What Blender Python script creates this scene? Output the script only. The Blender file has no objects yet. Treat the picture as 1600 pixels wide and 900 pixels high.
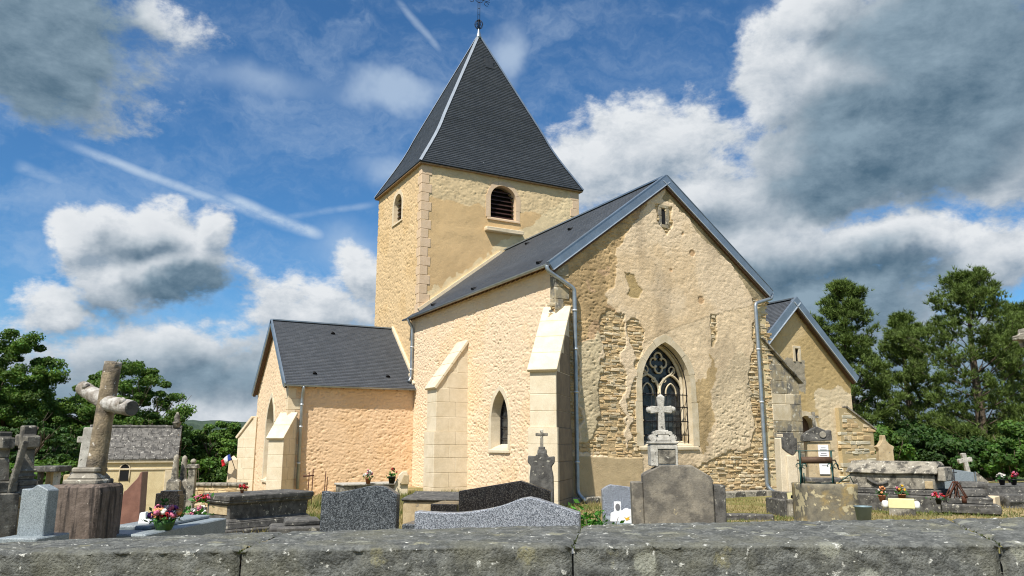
# Stone village church in a walled cemetery, seen over the cemetery wall.
import bpy, bmesh, math, random
import numpy as np
from mathutils import Vector, Matrix

random.seed(7)
RNG = np.random.default_rng(7)
scene = bpy.context.scene
col = scene.collection
rad = math.radians

# ------------------------------------------------------------------ camera
CAM = np.array([-11.28, -18.13, 1.6])
PITCH, YAW, FPX = rad(11.45), rad(28.6), 1199.0
cam_d = bpy.data.cameras.new('camera')
cam_d.sensor_width = 36.0
cam_d.lens = 36.0 * FPX / 1600.0
cam_d.clip_end = 6000.0
cam = bpy.data.objects.new('camera', cam_d)
cam.location = CAM
cam.rotation_euler = (math.pi / 2 + PITCH, 0, -YAW)
col.objects.link(cam)
scene.camera = cam

# ------------------------------------------------------------------ exposure
scene.view_settings.view_transform = 'Standard'
scene.view_settings.look = 'None'
scene.view_settings.exposure = 0.62
scene.view_settings.gamma = 1.0
scene.view_settings.use_curve_mapping = False
scene.cycles.max_bounces = 6
scene.cycles.diffuse_bounces = 3
scene.cycles.glossy_bounces = 2
scene.cycles.transparent_max_bounces = 6
scene.cycles.use_denoising = True
scene.cycles.filter_width = 1.1

# ------------------------------------------------------------------ sun
SUN = Vector((-1.5, -1.0, 2.5)).normalized()
sun_d = bpy.data.lights.new('sun', 'SUN')
sun_d.energy = 4.6
sun_d.angle = rad(0.53)
sun_d.color = (1.0, 0.95, 0.86)
sun = bpy.data.objects.new('sun', sun_d)
sun.rotation_euler = SUN.to_track_quat('Z', 'Y').to_euler()
sun.location = (-30, -20, 50)
col.objects.link(sun)


class Nodes:
    """small helper to wire shader nodes"""
    def __init__(s, nt):
        s.nt = nt
    def new(s, kind, **kw):
        n = s.nt.nodes.new(kind)
        for k, v in kw.items():
            setattr(n, k, v)
        return n
    def put(s, sock, v):
        if v is None:
            return
        if isinstance(v, bpy.types.NodeSocket):
            s.nt.links.new(v, sock)
        else:
            sock.default_value = v
    def m(s, op, a, b=None, c=None, clamp=False):
        n = s.new('ShaderNodeMath', operation=op, use_clamp=clamp)
        for i, v in enumerate((a, b, c)):
            s.put(n.inputs[i], v)
        return n.outputs[0]
    def v(s, op, a, b=None):
        n = s.new('ShaderNodeVectorMath', operation=op)
        s.put(n.inputs[0], a)
        s.put(n.inputs[1], b)
        return n.outputs['Value'] if op in ('LENGTH', 'DOT_PRODUCT', 'DISTANCE') else n.outputs[0]
    def noise(s, vec, scale, detail=4.0, rough=0.5, dist=0.0, color=False):
        n = s.new('ShaderNodeTexNoise')
        s.put(n.inputs['Vector'], vec)
        n.inputs['Scale'].default_value = scale
        n.inputs['Detail'].default_value = detail
        n.inputs['Roughness'].default_value = rough
        n.inputs['Distortion'].default_value = dist
        return n.outputs['Color' if color else 'Fac']
    def ramp(s, x, a, b, lo=0.0, hi=1.0, smooth=True):
        n = s.new('ShaderNodeMapRange', interpolation_type='SMOOTHSTEP' if smooth else 'LINEAR')
        s.put(n.inputs[0], x)
        for i, v in enumerate((a, b, lo, hi)):
            n.inputs[i + 1].default_value = v
        return n.outputs[0]
    def mix(s, f, a, b, kind='MIX'):
        n = s.new('ShaderNodeMix', data_type='RGBA', blend_type=kind)
        s.put(n.inputs[0], f)
        s.put(n.inputs[6], a if isinstance(a, bpy.types.NodeSocket) else (*a[:3], 1.0))
        s.put(n.inputs[7], b if isinstance(b, bpy.types.NodeSocket) else (*b[:3], 1.0))
        return n.outputs[2]
    def mapping(s, vec, scale=(1, 1, 1), rot=(0, 0, 0), loc=(0, 0, 0)):
        n = s.new('ShaderNodeMapping')
        s.put(n.inputs[0], vec)
        n.inputs[1].default_value = loc
        n.inputs[2].default_value = rot
        n.inputs[3].default_value = scale
        return n.outputs[0]


# ------------------------------------------------------------------ sky with clouds
# cloud banks: azimuth and elevation in degrees (azimuth from a heading of 28.6 deg), half sizes, weight
CLOUDS = [
    (29.6, 24.1, 11.7, 7.5, 0.0, 1.3),
    (25.0, 19.1, 7.9, 4.7, 0.0, 1.2),
    (34.0, 19.6, 7.7, 6.6, 0.0, 1.2),
    (20.5, 25.4, 3.8, 5.1, 0.0, 1.0),
    (23.3, 29.1, 4.0, 3.2, 0.0, 1.0),
    (11.5, 21.7, 6.8, 4.1, 0.0, 1.1),
    (6.3, 20.3, 5.0, 3.7, 0.0, 1.0),
    (15.1, 18.0, 7.0, 4.1, 0.0, 1.1),
    (27.3, 13.0, 10.1, 2.5, 0.0, 0.9),
    (18.9, 13.1, 8.3, 4.5, 0.0, 0.9),
    (32.4, 11.7, 6.0, 2.8, 0.0, 0.9),
    (22.5, 9.3, 9.9, 3.5, 0.0, 0.9),
    (7.9, 15.6, 6.3, 2.8, 0.0, 0.7),
    (-35.0, 24.8, 8.8, 4.8, 0.0, 0.8),
    (-35.6, 26.6, 8.4, 3.3, 0.0, 0.8),
    (-29.9, 23.3, 3.5, 2.4, 0.0, 0.45),
    (-26.3, 27.7, 2.9, 1.6, 0.0, 0.35),
    (-26.4, 13.8, 4.8, 2.6, 0.0, 1.1),
    (-29.6, 12.5, 2.2, 2.6, 0.0, 1.0),
    (-22.3, 14.1, 2.6, 2.0, 0.0, 1.0),
    (-25.0, 11.5, 5.6, 2.6, 0.0, 1.0),
    (-27.9, 10.6, 3.4, 2.1, 0.0, 0.9),
    (-31.0, 8.2, 3.6, 2.0, 0.0, 0.7),
    (-25.9, 6.0, 10.8, 3.0, 0.0, 0.6),
    (-14.7, 9.2, 6.3, 2.8, 0.0, 0.75),
    (-17.5, 4.6, 12.8, 3.6, 0.0, 0.6),
    (-11.1, 11.7, 2.8, 2.3, 0.0, 0.8),
    (-31.3, 1.7, 13.8, 4.4, 0.0, 0.9),
    (-17.3, 1.0, 16.8, 4.0, 0.0, 0.9),
    (4.7, 2.4, 22.3, 5.6, 0.0, 0.9),
    (30.2, 3.7, 14.9, 6.1, 0.0, 1.0),
]
DARKS = [
    (29.2, 19.9, 11.6, 5.7, 0.0, 1.5),
    (24.9, 17.6, 6.6, 2.8, 0.0, 1.3),
    (34.4, 22.3, 9.2, 7.2, 0.0, 1.3),
    (31.9, 26.4, 11.4, 5.3, 0.0, 1.3),
    (-34.0, 25.1, 9.4, 5.6, 0.0, 1.6),
    (-34.4, 22.3, 7.0, 3.4, 0.0, 1.0),
    (-23.3, 10.5, 5.8, 1.8, 0.0, 1.0),
    (-26.9, 12.4, 2.7, 1.7, 0.0, 0.6),
    (23.0, 10.1, 11.5, 4.4, 0.0, 1.1),
    (-11.4, 6.6, 8.2, 2.3, 0.0, 0.7),
    (-21.4, 4.7, 13.1, 3.1, 0.0, 0.65),
    (-31.6, 3.7, 8.3, 2.8, 0.0, 0.6),
    (-28.8, 8.8, 4.1, 1.5, 0.0, 0.5),
    (16.0, 16.5, 4.1, 2.7, 0.0, 0.5),
    (30.2, 4.1, 13.5, 6.1, 0.0, 1.1),
    (-17.3, 0.1, 20.7, 2.2, 0.0, 0.4),
    (-11.8, 16.8, 3.3, 2.1, 0.0, 0.6),
]
VEILS = [
    (-9.2, 25.7, 5.5, 2.2, 10.0, 1.1),
    (-0.8, 27.9, 3.1, 3.3, 0.0, 0.9),
    (-19.8, 25.5, 10.9, 2.1, -8.0, 0.5),
    (-10.0, 20.4, 4.4, 1.8, 0.0, 0.6),
    (-11.6, 13.6, 5.6, 2.8, 0.0, 0.6),
    (-32.4, 11.7, 4.2, 2.8, 0.0, 0.4),
    (4.0, 17.1, 4.4, 2.8, 0.0, 0.5),
]
TRAILS = [
    (-23.43, 17.06, 10.17, 0.55, -14.1, 0.7),
    (-17.94, 15.93, 4.58, 0.7, -17.1, 0.9),
    (-32.87, 16.82, 1.82, 0.6, -13.8, 0.45),
    (-7.59, 30.06, 2.96, 0.4, -40.4, 0.4),
    (-14.49, 16.52, 4.73, 0.4, 12.9, 0.35),
]

world = bpy.data.worlds.new('World')
scene.world = world
world.use_nodes = True
wt = world.node_tree
wt.nodes.clear()
W_ = Nodes(wt)
tc = W_.new('ShaderNodeTexCoord')
dirv = W_.v('NORMALIZE', tc.outputs['Generated'])
sky = W_.new('ShaderNodeTexSky')
sky.sky_type = 'NISHITA'
sky.sun_disc = False
sky.sun_elevation = math.asin(SUN.z)
sky.sun_rotation = math.atan2(SUN.x, SUN.y)
sky.altitude = 250
sky.air_density = 1.0
sky.dust_density = 0.35
sky.ozone_density = 2.2
RH = (math.cos(YAW), -math.sin(YAW), 0.0)
FH = (math.sin(YAW), math.cos(YAW), 0.0)

def az_el(d):
    """direction -> (azimuth, elevation) in degrees"""
    a = W_.m('MULTIPLY', W_.m('ARCTAN2', W_.v('DOT_PRODUCT', d, RH), W_.v('DOT_PRODUCT', d, FH)), 57.29578)
    sz = W_.new('ShaderNodeSeparateXYZ')
    W_.put(sz.inputs[0], d)
    e = W_.m('MULTIPLY', W_.m('ARCSINE', sz.outputs[2]), 57.29578)
    c = W_.new('ShaderNodeCombineXYZ')
    W_.put(c.inputs[0], a)
    W_.put(c.inputs[1], e)
    return c.outputs[0], a, e

def banks(p, lst, k=0.25):
    """smooth union of elliptical banks: 1 at a centre, 0 at its rim"""
    out = None
    for (a, e, ra, re, rot, w) in lst:
        n = W_.new('ShaderNodeVectorMath', operation='MULTIPLY_ADD')
        W_.put(n.inputs[0], p)
        n.inputs[1].default_value = (1 / ra, 1 / re, 0)
        n.inputs[2].default_value = (-a / ra, -e / re, 0)
        b = W_.m('MULTIPLY_ADD', W_.v('LENGTH', n.outputs[0]), -w, w)
        out = b if out is None else W_.m('SMOOTH_MAX', out, b, k)
    return out

warp = W_.v('SUBTRACT', W_.noise(dirv, 7.0, 5.0, 0.6, color=True), (0.5, 0.5, 0.5))
wdeg = W_.v('MULTIPLY', warp, (9.0, 6.0, 0.0))
flat = W_.v('MULTIPLY', dirv, (1.0, 1.0, 1.7))
fB = W_.noise(flat, 5.0, 3.0, 0.5)
lump = W_.m('MULTIPLY', W_.m('SUBTRACT', fB, 0.5), 0.7)
pp, az0, el0 = az_el(dirv)
pw = W_.v('ADD', pp, wdeg)
# the rest of the sky, round and above the view: scattered cumulus of the same kind
away = W_.m('MAXIMUM', W_.ramp(W_.m('ABSOLUTE', az0), 34.0, 48.0), W_.ramp(el0, 33.0, 44.0))
g = W_.m('MULTIPLY_ADD', W_.noise(flat, 2.3, 2.0, 0.5), 4.2, -2.15)
g = W_.m('ADD', W_.m('MULTIPLY', W_.m('SUBTRACT', 1.0, away), -6.0), g)

def density(fvec, p, octaves):
    b = W_.m('MAXIMUM', banks(p, CLOUDS), g)
    f1 = W_.noise(fvec, 13.0, octaves, 0.66, 0.15)
    return W_.m('ADD', b, W_.m('MULTIPLY_ADD', W_.m('SUBTRACT', f1, 0.5), 1.35, lump)), f1

d0, fA = density(flat, pw, 9.0)
# the same field a little way towards the sun: rims turned to it come out bright, what it has to shine through dark
toward = Vector(RH) * -0.009 + Vector((0, 0, 1)) * 0.017
d1 = density(W_.v('ADD', flat, (toward.x, toward.y, toward.z * 1.7)), W_.v('ADD', pw, (-0.5, 1.0, 0.0)), 6.0)[0]
cover = W_.ramp(d0, -0.02, 0.36)
relief = W_.m('MULTIPLY_ADD', W_.m('SUBTRACT', d0, d1), 1.30, 0.56, clamp=True)
thick = W_.ramp(d0, 0.35, 1.25)
dk = banks(pw, DARKS, 0.3)
dk = W_.m('ADD', dk, W_.m('MULTIPLY', W_.m('SUBTRACT', fB, 0.5), 0.9))
dk = W_.m('ADD', dk, W_.m('MULTIPLY', W_.m('SUBTRACT', fA, 0.5), 0.8))
dark = W_.ramp(dk, 0.0, 0.75)
CS = 1 / 0.06 / 1.54            # the background strength and exposure taken out again
def cc(r, g, b):
    return (r * CS, g * CS, b * CS)
c_lit = W_.mix(relief, cc(0.30, 0.38, 0.47), cc(0.80, 0.83, 0.86))
c_lit = W_.mix(W_.m('MULTIPLY', thick, 0.30), c_lit, cc(0.42, 0.48, 0.55))
c_dk = W_.mix(relief, cc(0.085, 0.155, 0.225), cc(0.27, 0.37, 0.455))
c_cloud = W_.mix(dark, c_lit, c_dk)
# thin veils and vapour trails
vp = W_.v('MULTIPLY', dirv, (1.0, 1.0, 3.2))
veil_n = W_.noise(W_.v('ADD', vp, W_.v('MULTIPLY', warp, (0.4, 0.4, 0.4))), 5.0, 6.0, 0.62)
veil = W_.m('MULTIPLY', W_.ramp(veil_n, 0.40, 0.80), 0.34)
vb = W_.ramp(W_.m('ADD', banks(pw, VEILS, 0.3), W_.m('MULTIPLY', W_.m('SUBTRACT', fB, 0.5), 0.8)), 0.0, 0.9)
veil = W_.m('MAXIMUM', veil, W_.m('MULTIPLY', vb, 0.62))
sm = W_.v('ADD', pp, W_.v('MULTIPLY', warp, (0.9, 0.7, 0)))
trail = None
for (a, e, ln, wd, rot, w) in TRAILS:
    n = W_.new('ShaderNodeMapping', vector_type='TEXTURE')
    W_.put(n.inputs[0], sm)
    n.inputs[1].default_value = (a, e, 0)
    n.inputs[2].default_value = (0, 0, rad(rot))
    s_ = W_.new('ShaderNodeSeparateXYZ')
    W_.put(s_.inputs[0], n.outputs[0])
    al = W_.ramp(W_.m('ABSOLUTE', s_.outputs[0]), ln, ln * 0.55)
    ac = W_.ramp(W_.m('ABSOLUTE', s_.outputs[1]), wd, 0.0)
    t = W_.m('MULTIPLY', W_.m('MULTIPLY', al, ac), w)
    trail = t if trail is None else W_.m('MAXIMUM', trail, t)
veil = W_.m('MAXIMUM', veil, W_.m('MULTIPLY', trail, W_.ramp(fA, 0.30, 0.62, 0.25, 1.0)))
blue = W_.mix(1.0, sky.outputs[0], (0.56, 1.03, 1.36), 'MULTIPLY')
skyc = W_.mix(veil, blue, cc(0.58, 0.70, 0.84))
skyc = W_.mix(cover, skyc, c_cloud)
bg = W_.new('ShaderNodeBackground')
W_.put(bg.inputs[0], skyc)
bg.inputs[1].default_value = 0.06
wo = W_.new('ShaderNodeOutputWorld')
wt.links.new(bg.outputs[0], wo.inputs[0])
world.cycles.sampling_method = 'MANUAL'
world.cycles.sample_map_resolution = 256

# ------------------------------------------------------------------ helpers: places
def at(px, py, D):
    """world point on the line of sight through a photo pixel at forward distance D"""
    u, v = (px - 800) / FPX, (450 - py) / FPX
    fh = math.cos(PITCH) - v * math.sin(PITCH)
    up = math.sin(PITCH) + v * math.cos(PITCH)
    k = D / fh
    return Vector((CAM[0] + k * (FH[0] * fh + RH[0] * u), CAM[1] + k * (FH[1] * fh + RH[1] * u), CAM[2] + k * up))

def smooth(a, b, x):
    t = np.clip((x - a) / (b - a), 0, 1)
    return t * t * (3 - 2 * t)

def ground_z(x, y):
    fx = (x - CAM[0]) * FH[0] + (y - CAM[1]) * FH[1]
    l = (x - CAM[0]) * RH[0] + (y - CAM[1]) * RH[1]
    z = -np.clip((fx - 13) * 0.062, 0, 5) * smooth(-5, -11, l)
    z = z - np.clip((fx - 32) * 0.035, 0, 9)
    return z

# ------------------------------------------------------------------ helpers: noise on arrays
def _hash(ix, iy, seed):
    h = (ix.astype(np.int64) * 374761393 + iy.astype(np.int64) * 668265263 + seed * 974634777) & 0xFFFFFFFF
    h = ((h ^ (h >> 13)) * 1274126177) & 0xFFFFFFFF
    return ((h ^ (h >> 16)) & 0xFFFF) / 65535.0

def vnoise(x, y, seed=0):
    x = np.asarray(x, float); y = np.asarray(y, float)
    ix, iy = np.floor(x), np.floor(y)
    fx, fy = x - ix, y - iy
    fx = fx * fx * (3 - 2 * fx); fy = fy * fy * (3 - 2 * fy)
    a, b = _hash(ix, iy, seed), _hash(ix + 1, iy, seed)
    c, d = _hash(ix, iy + 1, seed), _hash(ix + 1, iy + 1, seed)
    return (a * (1 - fx) + b * fx) * (1 - fy) + (c * (1 - fx) + d * fx) * fy

def fbm(x, y, seed=0, octv=4, gain=0.5):
    s, a, t = 0.0, 1.0, 0.0
    for i in range(octv):
        s = s + a * vnoise(np.asarray(x) * 2 ** i, np.asarray(y) * 2 ** i, seed + i * 17)
        t += a; a *= gain
    return s / t

def inside(poly, x, y):
    """points in a polygon"""
    r = np.zeros(np.shape(x), bool)
    n = len(poly)
    for i in range(n):
        (x0, y0), (x1, y1) = poly[i], poly[(i + 1) % n]
        if y0 == y1:
            continue
        c = ((y0 > y) != (y1 > y)) & (x < (x1 - x0) * (y - y0) / (y1 - y0) + x0)
        r ^= c
    return r

# ------------------------------------------------------------------ helpers: meshes
def tag(o, label=None, cat=None, group=None, kind=None):
    if label: o['label'] = label
    if cat: o['category'] = cat
    if group: o['group'] = group
    if kind: o['kind'] = kind
    return o

def empty(name, loc=(0, 0, 0), rz=0.0, label=None, cat=None, group=None):
    o = bpy.data.objects.new(name, None)
    o.location = loc
    o.rotation_euler = (0, 0, rz)
    o.empty_display_size = 0.2
    col.objects.link(o)
    return tag(o, label, cat, group)

def link(name, me, parent=None, loc=None, rz=None):
    o = bpy.data.objects.new(name, me)
    if parent is not None:
        o.parent = parent
    if loc is not None:
        o.location = loc
    if rz is not None:
        o.rotation_euler = (0, 0, rz)
    col.objects.link(o)
    return o

def raw_mesh(name, verts, faces, mat, smooth_=False, cols=None, uvs=None):
    """mesh from arrays; faces is an (n,3) or (n,4) array or a list of tuples"""
    me = bpy.data.meshes.new(name)
    verts = np.asarray(verts, float)
    if isinstance(faces, np.ndarray):
        k = faces.shape[1]
        me.vertices.add(len(verts)); me.vertices.foreach_set('co', verts.ravel())
        me.loops.add(faces.size); me.loops.foreach_set('vertex_index', faces.ravel().astype(np.int32))
        me.polygons.add(len(faces))
        me.polygons.foreach_set('loop_start', np.arange(0, faces.size, k, dtype=np.int32))
        me.update(calc_edges=True)
    else:
        me.from_pydata([tuple(v) for v in verts], [], faces)
        me.update()
    if cols is not None:
        c = np.ones((len(verts), 4)); c[:, :3] = np.asarray(cols)[:, :3]
        at_ = me.color_attributes.new('Col', 'FLOAT_COLOR', 'POINT')
        at_.data.foreach_set('color', c.ravel())
    if uvs is not None:
        uvl = me.uv_layers.new(name='UVMap')
        li = np.empty(len(me.loops), np.int32); me.loops.foreach_get('vertex_index', li)
        uvl.data.foreach_set('uv', np.asarray(uvs, float)[li].ravel())
    if smooth_:
        me.polygons.foreach_set('use_smooth', np.ones(len(me.polygons), bool))
    me.materials.append(mat)
    me.validate()
    return me

class MB:
    """collects simple solids and turns them into ONE mesh object"""
    def __init__(s):
        s.v, s.f, s.sm = [], [], []
    def add(s, vs, fs, sm=False):
        o = len(s.v)
        s.v += [tuple(v) for v in vs]
        s.f += [tuple(i + o for i in f) for f in fs]
        s.sm += [sm] * len(fs)
        return s
    def box(s, x0, x1, y0, y1, z0, z1, top=None):
        """top=(dx,dy): shrink of the upper face on each side"""
        dx, dy = top or (0, 0)
        vs = [(x0, y0, z0), (x1, y0, z0), (x1, y1, z0), (x0, y1, z0),
              (x0 + dx, y0 + dy, z1), (x1 - dx, y0 + dy, z1), (x1 - dx, y1 - dy, z1), (x0 + dx, y1 - dy, z1)]
        return s.add(vs, [(3, 2, 1, 0), (4, 5, 6, 7), (0, 1, 5, 4), (1, 2, 6, 5), (2, 3, 7, 6), (3, 0, 4, 7)])
    def prism(s, pts, y0, y1):
        """outline in x,z pushed along y"""
        n = len(pts)
        area = sum(pts[i][0] * pts[(i + 1) % n][1] - pts[(i + 1) % n][0] * pts[i][1] for i in range(n))
        if area < 0:
            pts = pts[::-1]
        vs = [(p[0], y0, p[1]) for p in pts] + [(p[0], y1, p[1]) for p in pts]
        fs = [tuple(range(n)), tuple(range(2 * n - 1, n - 1, -1))]
        fs += [((i + 1) % n, i, i + n, (i + 1) % n + n) for i in range(n)]
        return s.add(vs, fs)
    def tube(s, pts, r, n=10, cap=True):
        """round tube along points; r a number or one per point"""
        pts = [Vector(p) for p in pts]
        rs = r if isinstance(r, (list, tuple)) else [r] * len(pts)
        vs, fs = [], []
        up = None
        for i, p in enumerate(pts):
            t = (pts[min(i + 1, len(pts) - 1)] - pts[max(i - 1, 0)]).normalized()
            if up is None:
                up = Vector((0, 0, 1)) if abs(t.z) < 0.9 else Vector((1, 0, 0))
            a = t.cross(up)
            if a.length < 1e-4:
                a = t.orthogonal()
            a.normalize(); b = a.cross(t).normalized(); up = b
            for k in range(n):
                w = 2 * math.pi * k / n
                vs.append(p + (a * math.cos(w) + b * math.sin(w)) * rs[i])
        for i in range(len(pts) - 1):
            for k in range(n):
                fs.append((i * n + k, i * n + (k + 1) % n, (i + 1) * n + (k + 1) % n, (i + 1) * n + k))
        s.add(vs, fs, True)
        if cap:
            m = len(pts) - 1
            o = len(s.v) - len(vs)
            s.f.append(tuple(o + k for k in range(n - 1, -1, -1))); s.sm.append(False)
            s.f.append(tuple(o + m * n + k for k in range(n))); s.sm.append(False)
        return s
    def lathe(s, prof, n=16, c=(0, 0, 0), sq=False):
        """profile (r,z) turned about z; sq: four-sided"""
        if sq:
            n = 4
        vs, fs = [], []
        for (r, z) in prof:
            for k in range(n):
                w = 2 * math.pi * (k + (0.5 if sq else 0)) / n
                rr = r * (math.sqrt(2) if sq else 1)
                vs.append((c[0] + rr * math.cos(w), c[1] + rr * math.sin(w), c[2] + z))
        m = len(prof)
        for i in range(m - 1):
            for k in range(n):
                fs.append((i * n + k, i * n + (k + 1) % n, (i + 1) * n + (k + 1) % n, (i + 1) * n + k))
        fs.append(tuple(range(n - 1, -1, -1))); fs.append(tuple((m - 1) * n + k for k in range(n)))
        return s.add(vs, fs, not sq)
    def xf(s, M, start=0):
        s.v[start:] = [tuple(M @ Vector(v)) for v in s.v[start:]]
        return s
    def mesh(s, name, mat, bevel=0.0, seg=1, rough=0.0, cuts=0):
        me = bpy.data.meshes.new(name)
        me.from_pydata(s.v, [], s.f)
        me.polygons.foreach_set('use_smooth', np.array(s.sm, bool))
        me.update()
        if bevel or cuts:
            bm = bmesh.new(); bm.from_mesh(me)
            if bevel:
                es = [e for e in bm.edges if len(e.link_faces) == 2 and e.calc_face_angle(0) > 0.6]
                bmesh.ops.bevel(bm, geom=es, offset=bevel, segments=seg, profile=0.6, affect='EDGES', clamp_overlap=True)
            if cuts:
                bmesh.ops.triangulate(bm, faces=[f for f in bm.faces if len(f.verts) > 4])
                bmesh.ops.subdivide_edges(bm, edges=bm.edges[:], cuts=cuts, use_grid_fill=True)
            if rough:
                for v in bm.verts:
                    q = v.co * 9.0
                    n_ = Vector((math.sin(q.y * 1.7 + q.z * 2.3 + 1) + math.sin(q.z * 5.1 + q.x * 3), math.sin(q.x * 1.9 + q.z * 2.9) + math.sin(q.y * 4.7 + q.z * 3.3), math.sin(q.x * 2.3 + q.y * 2.1)))
                    v.co += n_ * rough * 0.5
            bm.normal_update(); bm.to_mesh(me); bm.free()
        me.materials.append(mat)
        return me
    def build(s, name, mat, parent=None, loc=None, rz=None, **kw):
        return link(name, s.mesh(name, mat, **kw), parent, loc, rz)

_cb = {}
def chamfer_mesh(name, sx, sy, sz, c, mat):
    """a block of size sx,sy,sz centred on the origin with chamfered edges (44 triangles)"""
    key = (name, round(sx, 3), round(sy, 3), round(sz, 3), c, mat.name)
    if key in _cb:
        return _cb[key]
    vs, fs = chamfer_arrays(sx, sy, sz, c)
    me = raw_mesh(name, vs, fs, mat)
    _cb[key] = me
    return me

def _chamfer_topology():
    bm = bmesh.new()
    bmesh.ops.create_cube(bm, size=2.0)
    bmesh.ops.bevel(bm, geom=bm.edges[:], offset=0.2, segments=1, affect='EDGES')
    bm.verts.index_update()
    v = np.array([tuple(q.co) for q in bm.verts])
    f = [tuple(q.index for q in p.verts) for p in bm.faces]
    bm.free()
    return v, f
_CV, _CF = _chamfer_topology()
_CFQ = [f for f in _CF if len(f) == 4]
_CFT = [f for f in _CF if len(f) == 3]
def chamfer_arrays(sx, sy, sz, c):
    h = np.array([sx, sy, sz]) / 2
    v = _CV.copy()
    edge = np.abs(v) > 0.95
    return np.where(edge, np.sign(v) * h, np.sign(v) * (h - c)), _CF

# ------------------------------------------------------------------ materials
def lin(r, g, b):
    f = lambda c: (c / 255 / 12.92) if c <= 10.3 else ((c / 255 + 0.055) / 1.055) ** 2.4
    return (f(r), f(g), f(b))

def start(name):
    m = bpy.data.materials.new(name)
    m.use_nodes = True
    nt = m.node_tree
    b = nt.nodes['Principled BSDF']
    return m, Nodes(nt), b

def coords(n, kind='Object'):
    if kind == 'World':
        return n.new('ShaderNodeNewGeometry').outputs['Position']
    return n.new('ShaderNodeTexCoord').outputs[kind]

def bump(n, b, h, strength, dist):
    k = n.new('ShaderNodeBump')
    k.inputs['Strength'].default_value = strength
    k.inputs['Distance'].default_value = dist
    n.put(k.inputs['Height'], h)
    n.put(b.inputs['Normal'], k.outputs[0])

def stone(name, c1, c2, scale=6.0, rough=0.85, spots=None, spot_scale=14.0, spot_cut=0.60, streak=None, bump_s=0.35, bump_d=0.02, space='Object', spec=0.3, fine=60.0, blot=None, blot_scale=2.0):
    """weathered stone: two tones by noise, lichen spots, dark blotches, rain streaks, grain relief"""
    m, n, b = start(name)
    p = coords(n, space)
    a = n.noise(p, scale, 6.0, 0.62)
    c = n.mix(n.ramp(a, 0.34, 0.66), c1, c2)
    fi = n.noise(p, fine, 3.0, 0.6)
    if blot:
        c = n.mix(n.ramp(n.noise(p, blot_scale, 5.0, 0.62), 0.46, 0.62), c, blot)
    if streak:
        sp = n.mapping(p, scale=(9.0, 9.0, 0.8))
        c = n.mix(n.m('MULTIPLY', n.ramp(n.noise(sp, 2.0, 5.0, 0.6), 0.44, 0.64), 0.85), c, streak)
    if spots:
        s1 = n.noise(n.v('ADD', p, (3.1, 7.7, 1.3)), spot_scale, 4.0, 0.62)
        c = n.mix(n.ramp(s1, spot_cut, spot_cut + 0.05), c, spots)
    c = n.mix(n.ramp(fi, 0.3, 0.7, 0.0, 0.35), c, n.mix(1.0, c, (0.55, 0.53, 0.5), 'MULTIPLY'))
    n.put(b.inputs['Base Color'], c)
    b.inputs['Roughness'].default_value = rough
    b.inputs['Specular IOR Level'].default_value = spec
    h = n.m('ADD', n.m('MULTIPLY', a, 0.7), n.m('MULTIPLY', fi, 0.45))
    bump(n, b, h, bump_s, bump_d)
    return m

def granite(name, c1, c2, c3=None, scale=220.0, rough=0.18):
    """polished speckled granite"""
    m, n, b = start(name)
    p = coords(n)
    v = n.new('ShaderNodeTexVoronoi')
    n.put(v.inputs['Vector'], n.v('ADD', p, n.v('MULTIPLY', n.noise(p, scale * 0.5, 2.0, 0.5, color=True), (0.01, 0.01, 0.01))))
    v.inputs['Scale'].default_value = scale
    sp = n.new('ShaderNodeSeparateColor')
    n.put(sp.inputs[0], v.outputs['Color'])
    c = n.mix(n.ramp(sp.outputs[0], 0.30, 0.75), c1, c2)
    if c3:
        c = n.mix(n.ramp(sp.outputs[1], 0.80, 0.84), c, c3)
    c = n.mix(n.ramp(n.noise(p, 9.0, 4.0, 0.6), 0.35, 0.75, 0.0, 0.35), c, n.mix(1.0, c, (0.6, 0.6, 0.6), 'MULTIPLY'))
    n.put(b.inputs['Base Color'], c)
    n.put(b.inputs['Roughness'], n.ramp(n.noise(p, 14.0, 4.0, 0.6), 0.3, 0.8, rough, rough + 0.22))
    return m

def plain(name, c, rough=0.6, metal=0.0, var=0.25, scale=8.0, spec=0.4, bump_s=0.0, space='Object'):
    m, n, b = start(name)
    p = coords(n, space)
    a = n.noise(p, scale, 5.0, 0.6)
    n.put(b.inputs['Base Color'], n.mix(n.ramp(a, 0.3, 0.7), c, tuple(k * (1 - var) for k in c)))
    b.inputs['Roughness'].default_value = rough
    b.inputs['Metallic'].default_value = metal
    b.inputs['Specular IOR Level'].default_value = spec
    if bump_s:
        bump(n, b, a, bump_s, 0.02)
    return m

def painted_wall(name, fine=26.0, amp=0.10, bump_s=0.4, bump_d=0.015):
    """rough wall whose own colours (render, patches, bare stone) come with the mesh"""
    m, n, b = start(name)
    p = coords(n, 'World')
    at_ = n.new('ShaderNodeAttribute', attribute_name='Col')
    a = n.noise(p, fine, 6.0, 0.65)
    d = n.noise(p, fine * 4.0, 3.0, 0.6)
    k = n.m('MULTIPLY_ADD', a, amp * 2, 1 - amp)
    k = n.m('MULTIPLY', k, n.ramp(d, 0.25, 0.8, 1 - amp * 0.7, 1 + amp * 0.5))
    c = n.v('SCALE', at_.outputs['Color'])
    n.put(c.node.inputs['Scale'], k)
    n.put(b.inputs['Base Color'], c)
    b.inputs['Roughness'].default_value = 0.92
    b.inputs['Specular IOR Level'].default_value = 0.15
    bump(n, b, n.m('ADD', a, n.m('MULTIPLY', d, 0.35)), bump_s, bump_d)
    return m

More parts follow.
